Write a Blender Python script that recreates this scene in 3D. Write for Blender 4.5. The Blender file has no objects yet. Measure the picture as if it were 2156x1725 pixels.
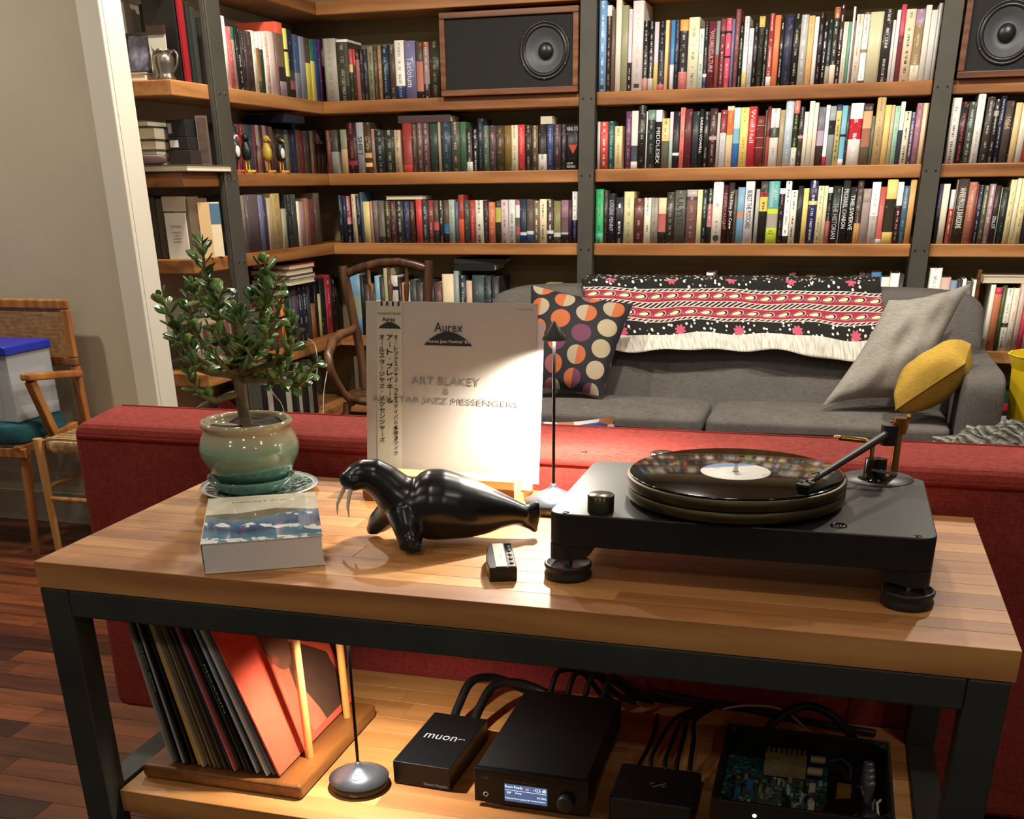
import bpy, bmesh, math, random
from mathutils import Vector, Matrix
random.seed(7)
PI = math.pi
scene = bpy.context.scene
COL = scene.collection

# ------------------------------------------------------------------ camera
T = 0.76                                   # height of the console tabletop
FL, PX, PY = 2248.557, 1078.0, 1437.0      # focal length and principal point in photo pixels
CAM = Vector((1.1456, -1.30335, 0.5175 + T))
yaw, pitch, roll = 0.284158807, 0.436443164, -0.0129522921
f0 = Vector((-math.sin(yaw), math.cos(yaw), 0)); r0 = Vector((math.cos(yaw), math.sin(yaw), 0))
Ff = f0 * math.cos(pitch) + Vector((0, 0, -math.sin(pitch)))
Uu = f0 * math.sin(pitch) + Vector((0, 0, math.cos(pitch)))
Rr = r0 * math.cos(roll) + Uu * math.sin(roll)
Uu = -r0 * math.sin(roll) + Uu * math.cos(roll)
cd = bpy.data.cameras.new('camera'); cam = bpy.data.objects.new('camera', cd); COL.objects.link(cam)
cam.matrix_world = Matrix(((Rr.x, Uu.x, -Ff.x, CAM.x), (Rr.y, Uu.y, -Ff.y, CAM.y), (Rr.z, Uu.z, -Ff.z, CAM.z), (0, 0, 0, 1)))
cd.sensor_fit = 'HORIZONTAL'; cd.sensor_width = 36.0
cd.lens = FL / 2156 * 36.0
cd.shift_y = (PY - 862.5) / 2156
cd.clip_start = 0.02; cd.clip_end = 60
scene.camera = cam

def ray(u, v): return Ff + Rr * ((u - PX) / FL) - Uu * ((v - PY) / FL)
def pz(u, v, z): d = ray(u, v); return CAM + d * ((z - CAM.z) / d.z)
def py(u, v, y): d = ray(u, v); return CAM + d * ((y - CAM.y) / d.y)
def px(u, v, x): d = ray(u, v); return CAM + d * ((x - CAM.x) / d.x)

# ------------------------------------------------------------------ world, lights, exposure
w = bpy.data.worlds.new('world'); scene.world = w; w.use_nodes = True
w.node_tree.nodes['Background'].inputs[0].default_value = (1.0, 0.9, 0.8, 1)
w.node_tree.nodes['Background'].inputs[1].default_value = 0.11
scene.view_settings.view_transform = 'Standard'; scene.view_settings.look = 'None'
scene.view_settings.gamma = 1.0; scene.view_settings.use_curve_mapping = False
scene.view_settings.exposure = 0.28
WARM = (1.0, 0.91, 0.78)
def area(loc, size, watts, col=WARM, rot=(0, 0, 0), spread=PI):
    l = bpy.data.lights.new('ceiling_light', 'AREA'); l.shape = 'DISK'; l.size = size; l.energy = watts; l.color = col; l.spread = spread
    o = bpy.data.objects.new('ceiling_light', l); o.location = loc; o.rotation_euler = rot; COL.objects.link(o)
    return o
# recessed downlights in the ceiling of the room
for (x, y, e) in ((-2.2, 1.3, 22), (-0.75, 2.4, 30), (0.55, 2.55, 36), (1.9, 2.55, 36), (-0.6, 1.3, 7), (0.9, 1.4, 7), (2.3, 1.3, 7),
                  (-0.8, -0.5, 4.5), (0.6, -0.6, 4.5), (2.2, -0.6, 4.5), (-0.8, -2.2, 8), (1.0, -2.4, 9), (2.8, -2.2, 7)):
    area((x, y, 2.58), 0.11, e)

# ------------------------------------------------------------------ mesh helpers
class MB:
    """collects shapes; build() links them as one mesh object"""
    def __init__(s): s.v = []; s.f = []; s.sm = []; s.c = []; s.uv = []; s.col = None; s.mi = []; s.cm = 0
    def add(s, vs, fs, smooth=False, uvs=None):
        b = len(s.v); s.v += [Vector(v) for v in vs]
        for k, f in enumerate(fs):
            s.f.append([b + i for i in f]); s.sm.append(smooth); s.c.append(s.col); s.mi.append(s.cm)
            s.uv.append(uvs[k] if uvs else None)
        return s
    def box(s, lo, hi, M=None):
        x0, y0, z0 = lo; x1, y1, z1 = hi
        vs = [Vector(p) for p in ((x0, y0, z0), (x1, y0, z0), (x1, y1, z0), (x0, y1, z0), (x0, y0, z1), (x1, y0, z1), (x1, y1, z1), (x0, y1, z1))]
        if M: vs = [M @ v for v in vs]
        return s.add(vs, [(3, 2, 1, 0), (4, 5, 6, 7), (0, 1, 5, 4), (1, 2, 6, 5), (2, 3, 7, 6), (3, 0, 4, 7)])
    def bar(s, a, b, wd, ht, up=(0, 0, 1)):
        a = Vector(a); b = Vector(b); d = b - a; L = d.length; d.normalize()
        x = Vector(up).cross(d)
        if x.length < 1e-4: x = Vector((1, 0, 0)).cross(d)
        x.normalize(); z = d.cross(x)
        M = Matrix(((x.x, d.x, z.x, a.x), (x.y, d.y, z.y, a.y), (x.z, d.z, z.z, a.z), (0, 0, 0, 1)))
        return s.box((-wd / 2, 0, -ht / 2), (wd / 2, L, ht / 2), M)
    def tube(s, pts, rad, n=8, caps=True, smooth=True, flat=1.0):
        pts = [Vector(p) for p in pts]; m = len(pts)
        if not isinstance(rad, (list, tuple)): rad = [rad] * m
        rings = []; prev = None
        for i, p in enumerate(pts):
            t = (pts[min(i + 1, m - 1)] - pts[max(i - 1, 0)])
            if t.length < 1e-9: t = Vector((0, 0, 1))
            t.normalize()
            if prev is None:
                a = Vector((0, 0, 1)) if abs(t.z) < 0.9 else Vector((1, 0, 0))
                x = a.cross(t).normalized()
            else:
                x = prev - t * prev.dot(t)
                x = x.normalized() if x.length > 1e-6 else Vector((1, 0, 0))
            prev = x; y = t.cross(x)
            rings.append([p + (x * math.cos(2 * PI * k / n) + y * (flat * math.sin(2 * PI * k / n))) * rad[i] for k in range(n)])
        vs = [q for r in rings for q in r]; fs = []
        for i in range(m - 1):
            for k in range(n):
                fs.append((i * n + k, i * n + (k + 1) % n, (i + 1) * n + (k + 1) % n, (i + 1) * n + k))
        s.add(vs, fs, smooth)
        if caps:
            s.add(rings[0], [tuple(reversed(range(n)))]); s.add(rings[-1], [tuple(range(n))])
        return s
    def cyl(s, a, b, r, n=16, r2=None): return s.tube([a, b], [r, r if r2 is None else r2], n)
    def lathe(s, prof, c=(0, 0, 0), n=32, smooth=True, M=None):
        c = Vector(c); vs = []; fs = []; m = len(prof)
        for (r, z) in prof:
            for k in range(n):
                a = 2 * PI * k / n; vs.append(Vector((r * math.cos(a), r * math.sin(a), z)))
        if M: vs = [M @ v for v in vs]
        vs = [v + c for v in vs]
        for i in range(m - 1):
            for k in range(n):
                fs.append((i * n + k, i * n + (k + 1) % n, (i + 1) * n + (k + 1) % n, (i + 1) * n + k))
        return s.add(vs, fs, smooth)
    def prism(s, poly, z0, z1, M=None):
        n = len(poly); vs = [Vector((p[0], p[1], z0)) for p in poly] + [Vector((p[0], p[1], z1)) for p in poly]
        if M: vs = [M @ v for v in vs]
        return s.add(vs, [tuple(reversed(range(n))), tuple(range(n, 2 * n))] + [(i, (i + 1) % n, n + (i + 1) % n, n + i) for i in range(n)])
    def grid(s, fn, nu, nv, smooth=True, u0=0., u1=1., v0=0., v1=1., close_u=False):
        vs = []; fs = []; uvs = []
        for j in range(nv + 1):
            for i in range(nu + 1):
                vs.append(Vector(fn(u0 + (u1 - u0) * i / nu, v0 + (v1 - v0) * j / nv)))
        W = nu + 1
        for j in range(nv):
            for i in range(nu):
                fs.append((j * W + i, j * W + i + 1, (j + 1) * W + i + 1, (j + 1) * W + i))
                uvs.append([(u0 + (u1 - u0) * a / nu, v0 + (v1 - v0) * b / nv) for a, b in ((i, j), (i + 1, j), (i + 1, j + 1), (i, j + 1))])
        return s.add(vs, fs, smooth, uvs)
    def sphere(s, c, r, n=16, m=10, sc=(1, 1, 1), M=None):
        c = Vector(c)
        def fn(u, v):
            a = 2 * PI * u; b = PI * (v - .5)
            q = Vector((r * sc[0] * math.cos(b) * math.cos(a), r * sc[1] * math.cos(b) * math.sin(a), r * sc[2] * math.sin(b)))
            return c + (M @ q if M else q)
        return s.grid(fn, n, m)
    def mesh(s, name, merge=0):
        me = bpy.data.meshes.new(name)
        me.from_pydata([tuple(v) for v in s.v], [], s.f)
        me.polygons.foreach_set('use_smooth', s.sm)
        me.polygons.foreach_set('material_index', s.mi)
        if any(c is not None for c in s.c):
            at = me.color_attributes.new('Col', 'FLOAT_COLOR', 'CORNER')
            data = []
            for f, c in zip(s.f, s.c):
                data += list(c if c else (.5, .5, .5, 1)) * len(f)
            at.data.foreach_set('color', data)
        if any(u is not None for u in s.uv):
            ul = me.uv_layers.new(name='UVMap'); data = []
            for f, u in zip(s.f, s.uv):
                for k in range(len(f)): data += list(u[k] if u else (0, 0))
            ul.data.foreach_set('uv', data)
        me.validate()
        if merge:
            bm = bmesh.new(); bm.from_mesh(me); bmesh.ops.remove_doubles(bm, verts=bm.verts, dist=merge); bm.to_mesh(me); bm.free()
        me.update()
        return me
    def build(s, name, mat, parent=None, bevel=0, seg=2, subd=0, merge=0, world=False, kind=None, autosm=False):
        if world and parent is not None: s.v = [v - parent.location for v in s.v]
        me = s.mesh(name, merge)
        for m in (mat if isinstance(mat, (list, tuple)) else [mat]): me.materials.append(m)
        o = bpy.data.objects.new(name, me); COL.objects.link(o)
        if parent is not None: o.parent = parent
        if bevel:
            b = o.modifiers.new('bevel', 'BEVEL'); b.width = bevel; b.segments = seg; b.limit_method = 'ANGLE'; b.angle_limit = math.radians(40)
        if subd:
            m = o.modifiers.new('subd', 'SUBSURF'); m.levels = subd; m.render_levels = subd
        if kind: o['kind'] = kind
        return o

def tag(o, label=None, cat=None, group=None, kind=None):
    if label: o['label'] = label
    if cat: o['category'] = cat
    if group: o['group'] = group
    if kind: o['kind'] = kind
    return o
def thing(name, label, cat, loc=(0, 0, 0), rz=0, group=None):
    o = bpy.data.objects.new(name, None); COL.objects.link(o); o.location = loc; o.rotation_euler = (0, 0, rz)
    o.empty_display_size = 0.05
    return tag(o, label, cat, group)
def copy_tree(o, parent=None):
    c = o.copy(); COL.objects.link(c); c.parent = parent
    for ch in list(o.children): copy_tree(ch, c)
    return c

FONT_CACHE = {}
def text_mesh(txt, bold=0.0):
    """flat mesh of the words, height of capitals about 0.7, starting at x=0"""
    c = bpy.data.curves.new('t', 'FONT'); c.body = txt; c.resolution_u = 2; c.fill_mode = 'FRONT'; c.offset = bold
    o = bpy.data.objects.new('t', c); me = bpy.data.meshes.new_from_object(o)
    bpy.data.objects.remove(o); bpy.data.curves.remove(c)
    return me
def put_text(name, txt, mat, parent, origin, xdir, ydir, length=None, height=None, lift=0.0004, bold=0.0):
    """words on a plane (parent's local space): origin = left end of the base line; fitted to length along xdir and height along ydir"""
    me = text_mesh(txt, bold); xs = [v.co.x for v in me.vertices]; ys = [v.co.y for v in me.vertices]
    x0, x1, y0, y1 = min(xs), max(xs), min(ys), max(ys)
    xd = Vector(xdir).normalized(); yd = Vector(ydir).normalized(); n = xd.cross(yd)
    sx = length / (x1 - x0) if length else height / (y1 - y0)
    sy = height / (y1 - y0) if height else sx
    og = Vector(origin)
    for v in me.vertices:
        q = og + xd * ((v.co.x - x0) * sx) + yd * ((v.co.y - y0) * sy) + n * lift
        v.co = q
    me.name = name; me.materials.clear(); me.materials.append(mat)
    o = bpy.data.objects.new(name, me); COL.objects.link(o)
    if parent is not None: o.parent = parent
    return o

def hexc(h):
    if len(h) == 3: h = ''.join(c * 2 for c in h)
    def lin(x): x = int(x, 16) / 255; return x / 12.92 if x < 0.04045 else ((x + 0.055) / 1.055) ** 2.4
    return (lin(h[0:2]), lin(h[2:4]), lin(h[4:6]), 1.0)

# ------------------------------------------------------------------ materials
class NT:
    def __init__(s, name):
        s.m = bpy.data.materials.new(name); s.m.use_nodes = True; s.t = s.m.node_tree; s.b = s.t.nodes['Principled BSDF']
    def n(s, typ, **kw):
        nd = s.t.nodes.new(typ)
        for k, v in kw.items(): setattr(nd, k, v)
        return nd
    def l(s, a, b): s.t.links.new(a, b)
    def val(s, sock, v):
        if hasattr(v, 'links') or hasattr(v, 'is_linked'): s.l(v, sock)
        else: sock.default_value = v
    def math(s, op, a, b=0.0, clamp=False):
        nd = s.n('ShaderNodeMath', operation=op); nd.use_clamp = clamp
        s.val(nd.inputs[0], a); s.val(nd.inputs[1], b); return nd.outputs[0]
    def mix(s, f, a, b):
        nd = s.n('ShaderNodeMix', data_type='RGBA'); s.val(nd.inputs[0], f); s.val(nd.inputs[6], a); s.val(nd.inputs[7], b); return nd.outputs[2]
    def coord(s, kind='Object'): return s.n('ShaderNodeTexCoord').outputs[kind]
    def mapping(s, vec, scale=(1, 1, 1), loc=(0, 0, 0), rot=(0, 0, 0)):
        nd = s.n('ShaderNodeMapping'); s.l(vec, nd.inputs[0]); s.val(nd.inputs['Scale'], scale); s.val(nd.inputs['Rotation'], rot)
        s.val(nd.inputs['Location'], loc); return nd.outputs[0]
    def noise(s, vec, scale, detail=4, rough=.5, dist=0):
        nd = s.n('ShaderNodeTexNoise'); s.l(vec, nd.inputs['Vector']); nd.inputs['Scale'].default_value = scale
        nd.inputs['Detail'].default_value = detail; nd.inputs['Roughness'].default_value = rough; nd.inputs['Distortion'].default_value = dist
        return nd.outputs[0]
    def voronoi(s, vec, scale, feature='F1', rnd=1.0):
        nd = s.n('ShaderNodeTexVoronoi', feature=feature); s.l(vec, nd.inputs['Vector']); nd.inputs['Scale'].default_value = scale
        nd.inputs['Randomness'].default_value = rnd; return nd
    def ramp(s, f, stops, interp='LINEAR'):
        nd = s.n('ShaderNodeValToRGB'); s.val(nd.inputs[0], f); cr = nd.color_ramp; cr.interpolation = interp
        while len(cr.elements) < len(stops): cr.elements.new(0.5)
        for e, (p, c) in zip(cr.elements, stops): e.position = p; e.color = c
        return nd.outputs[0]
    def bump(s, h, strength=.2, dist=.002):
        nd = s.n('ShaderNodeBump'); s.l(h, nd.inputs['Height']); nd.inputs['Strength'].default_value = strength; nd.inputs['Distance'].default_value = dist
        s.l(nd.outputs[0], s.b.inputs['Normal'])
    def sep(s, vec):
        nd = s.n('ShaderNodeSeparateXYZ'); s.l(vec, nd.inputs[0]); return nd.outputs
    def comb(s, x, y, z=0.0):
        nd = s.n('ShaderNodeCombineXYZ'); s.val(nd.inputs[0], x); s.val(nd.inputs[1], y); s.val(nd.inputs[2], z); return nd.outputs[0]
    def base(s, c): s.val(s.b.inputs['Base Color'], c)
    def set(s, rough=None, metal=None, spec=None, coat=None, trans=None, ior=None, alpha=None, sheen=None):
        for k, v in (('Roughness', rough), ('Metallic', metal), ('Specular IOR Level', spec), ('Coat Weight', coat), ('Transmission Weight', trans), ('IOR', ior), ('Alpha', alpha), ('Sheen Weight', sheen)):
            if v is not None: s.val(s.b.inputs[k], v)
        return s

def plain(name, h, rough=.5, metal=0, spec=.5, var=0.0, vscale=30, bump=0, coat=0):
    t = NT(name); c = hexc(h) if isinstance(h, str) else h
    if var or bump:
        nz = t.noise(t.coord(), vscale, 5)
        if var:
            d = tuple(x * (1 - var) for x in c[:3]) + (1,); e = tuple(min(1, x * (1 + var)) for x in c[:3]) + (1,)
            t.base(t.ramp(nz, [(.3, d), (.7, e)]))
        else: t.base(c)
        if bump: t.bump(nz, bump)
    else: t.base(c)
    t.set(rough, metal, spec, coat)
    return t.m
def emis(name, h, strength):
    t = NT(name); t.base((0, 0, 0, 1)); t.b.inputs['Emission Color'].default_value = hexc(h); t.b.inputs['Emission Strength'].default_value = strength
    return t.m
def wood(name, cols, axis='x', scale=1.0, rough=.42, rnd=.35, grain=1.0, coat=0.0, knots=True):
    """long grain along axis; every object of the material gets its own shift and tone"""
    t = NT(name)
    oi = t.n('ShaderNodeObjectInfo'); r = oi.outputs['Random']
    off = t.n('ShaderNodeVectorMath', operation='SCALE'); off.inputs[0].default_value = (31.7, 17.3, 23.9); t.l(r, off.inputs['Scale'])
    ad = t.n('ShaderNodeVectorMath', operation='ADD'); t.l(t.coord(), ad.inputs[0]); t.l(off.outputs[0], ad.inputs[1])
    k = {'x': (0.12, 1, 1), 'y': (1, 0.12, 1), 'z': (1, 1, 0.12)}[axis]
    v = t.mapping(ad.outputs[0], scale=tuple(q * scale for q in k))
    big = t.noise(v, 9, 3, .55, 1.2)
    fine = t.noise(t.mapping(v, scale=(1, 1, 1)), 70, 4, .6)
    wv = t.n('ShaderNodeTexWave', wave_type='BANDS', bands_direction={'x': 'Z', 'y': 'Z', 'z': 'X'}[axis]); t.l(v, wv.inputs['Vector'])
    wv.inputs['Scale'].default_value = 5; wv.inputs['Distortion'].default_value = 9; wv.inputs['Detail'].default_value = 3; wv.inputs['Detail Scale'].default_value = 1.2
    f = t.math('ADD', t.math('MULTIPLY', big, .62), t.math('MULTIPLY', wv.outputs[0], .22 * grain))
    f = t.math('ADD', f, t.math('MULTIPLY', fine, .25 * grain))
    f = t.math('ADD', f, t.math('MULTIPLY', t.math('SUBTRACT', r, .5), rnd))
    c0, c1, c2 = [hexc(c) for c in cols]
    t.base(t.ramp(f, [(.22, c0), (.55, c1), (.86, c2)]))
    t.set(rough, coat=coat); t.bump(fine, .08, .001)
    return t.m
def fabric(name, h, h2, scale=400, rough=.95, bump=.35, sheen=.0):
    t = NT(name); v = t.coord()
    n1 = t.noise(v, scale, 2, .7); n2 = t.noise(v, 9, 3)
    s1 = t.noise(t.mapping(v, scale=(1, 1, .12)), scale * 1.2, 1); s2 = t.noise(t.mapping(v, scale=(.12, .12, 1)), scale * 1.2, 1)
    wv = t.math('ADD', t.math('MULTIPLY', t.math('ADD', s1, s2), .5), t.math('MULTIPLY', n1, .35))
    f = t.math('ADD', t.math('MULTIPLY', wv, .75), t.math('MULTIPLY', n2, .25))
    t.base(t.ramp(f, [(.42, hexc(h)), (.78, hexc(h2))])); t.set(rough, spec=.2, sheen=sheen); t.bump(wv, bump, .001)
    return t.m

M_wall = plain('wall_paint', 'b4ab97', .9, spec=.2, var=.03, vscale=4)
M_backwall = plain('alcove_paint', '8f8363', .9, spec=.2, var=.03, vscale=4)
M_trim = plain('trim_paint', 'cfcaba', .6, spec=.4)
M_ceil = plain('ceiling_paint', 'd8cfbd', .9)
M_shelf = wood('shelf_oak', ('6a3f1e', '9a6636', 'b98550'), 'x', .9, .45)
M_shelfy = wood('shelf_oak_side', ('6a3f1e', '9a6636', 'b98550'), 'y', .9, .45)
M_top = wood('table_oak', ('7c4c26', 'ad7640', 'c8965a'), 'x', 1.0, .5, rnd=.26)
M_floor = wood('floor_planks', ('2c130a', '532a18', '7c4526'), 'x', 1.3, .3, rnd=.42)
M_steel = plain('blackened_steel', '33342f', .5, .25, var=.2, vscale=12)
M_steel2 = plain('shelf_steel', '4a4840', .5, .2, var=.1, vscale=10)
M_black = plain('matte_black', '121212', .45)
M_gloss = plain('gloss_black', '0a0a0a', .12)
M_chrome = plain('chrome', 'd0d0d0', .15, 1)
M_brass = plain('brass', 'b08d4a', .25, 1)
M_white = plain('white_plastic', 'e4e0d8', .5)
M_paper = plain('paper', 'd8cdb2', .9, var=.06, vscale=90)
# ================================================================== the room
def struct(name, mb, mat, parent=None, **kw):
    o = mb.build(name, mat, parent, **kw)
    if parent is None: o['kind'] = 'structure'
    return o
YS, XS = 3.9, -1.26                       # front planes of the shelves on the back wall and on the side wall
YB, XW = 4.15, -1.505                     # back wall, alcove side wall
YN = 2.408                                # the wall stretch with the chairs
CEIL = 2.6
# floor: sub-floor with planks laid along x
fl = struct('floor', MB().box((-4.2, -4, -.06), (4.4, YB + .1, -.004)), plain('subfloor', '2a140b', .8))
pl_meshes = {}
pw = 0.083
def plank(x0, x1, y0):
    L = round(x1 - x0, 2)
    if L not in pl_meshes:
        pl_meshes[L] = MB().box((0, .0008, -.006), (L - .0012, pw - .0008, 0)).mesh('plank'); pl_meshes[L].materials.append(M_floor)
    o = bpy.data.objects.new('plank', pl_meshes[L]); COL.objects.link(o); o.parent = fl; o.location = (x0, y0, 0)
rest = MB()
y = -0.4
while y < 2.42:
    x = -2.75 + random.uniform(-.6, 0)
    xe = 0.15 if y < .75 else -.1
    while x < xe:
        L = random.choice((.5, .65, .8, 1.0, 1.2))
        plank(x, x + L, y); x += L
    rest.box((x, y + .0008, -.006), (2.6, y + pw - .0008, 0))
    y += pw
while y < YB - pw:
    rest.box((XW + .01, y + .0008, -.006), (3.6, y + pw - .0008, 0)); y += pw
ro = rest.build('plank_field', M_floor, fl); ro['kind'] = 'stuff'
struct('ceiling', MB().box((-4.2, -4, CEIL), (4.4, YB + .1, CEIL + .05)), M_ceil)
struct('wall_back', MB().box((XW - .1, YB, 0), (4.4, YB + .1, CEIL)), M_backwall)
struct('wall_side', MB().box((XW - .1, YN + .1, 0), (XW, YB, CEIL)), M_wall)
struct('wall_left', MB().box((-4.2, YN, 0), (-1.37, YN + .1, CEIL)), M_wall)
struct('trim_1', MB().box((-1.447, YN - .02, 0), (-1.355, YN - .0005, CEIL)), M_trim, bevel=.004)
struct('trim_2', MB().box((-1.3695, YN, 0), (-1.355, YN + .11, CEIL)), M_trim)
struct('baseboard_left', MB().box((-4.2, YN - .018, 0), (-1.4475, YN - .0005, .115)).box((-4.2, YN - .022, .115), (-1.4475, YN - .0005, .13)), plain('baseboard_paint', 'a89e86', .6))

# ================================================================== the bookcase
BZ = [2.034, 1.638, 1.334, 1.027, .595, .26]   # top faces of the boards
TH = .052
bc = thing('bookcase', 'built-in corner bookcase of thick oak shelves on dark steel posts', 'bookcase', (-.5, 3.95, 0))
PXS = [(-.027, .042), (1.43, 1.502)]           # posts on the back wall (x ranges)
for i, z in enumerate(BZ):

    ends = [(XS, -.029), (.044, 1.428), (1.504, 3.2)]
    for (a, b) in ends:
        MB().box((a, YS, z - TH), (b, YB - .001, z)).build('shelf_board', M_shelf, bc, bevel=.004, world=True)
    # side wall boards run up to the corner
    MB().box((XW + .001, 2.62, z - TH), (XS - .0005, YB - .001, z)).build('shelf_board', M_shelfy, bc, bevel=.004, world=True)
for (a, b) in PXS:
    p = MB().box((a, YS - .022, 0), (b, YS - .0005, CEIL - .001)).box((a + .0005, YS, 0), (a + .0012, YS + .04, CEIL - .002)).box((b - .0012, YS, 0), (b - .0005, YS + .04, CEIL - .002))
    po = p.build('steel_post', M_steel2, bc, bevel=.003, world=True)
    for z in BZ:
        for dx in (.016, .053):
            MB().cyl((a + dx, YS - .0235, z - TH / 2), (a + dx, YS - .021, z - TH / 2), .0045, 8).build('bolt', plain('bolt_hole', '111111', .4) if 'bolt_hole' not in bpy.data.materials else bpy.data.materials['bolt_hole'], po, world=False).location = -bc.location
p = MB().box((XS + .0005, 2.875, 0), (XS + .022, 2.995, CEIL - .001)).box((XS + .0225, 2.875, 0), (XS + .03, 2.89, CEIL - .001))
po = p.build('steel_post', M_steel2, bc, bevel=.003, world=True)
for z in BZ:
    for dy in (.045, .09):
        MB().cyl((XS + .021, 2.875 + dy, z - TH / 2), (XS + .0245, 2.875 + dy, z - TH / 2), .005, 8).build('bolt', M_chrome, po).location = -bc.location
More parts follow.
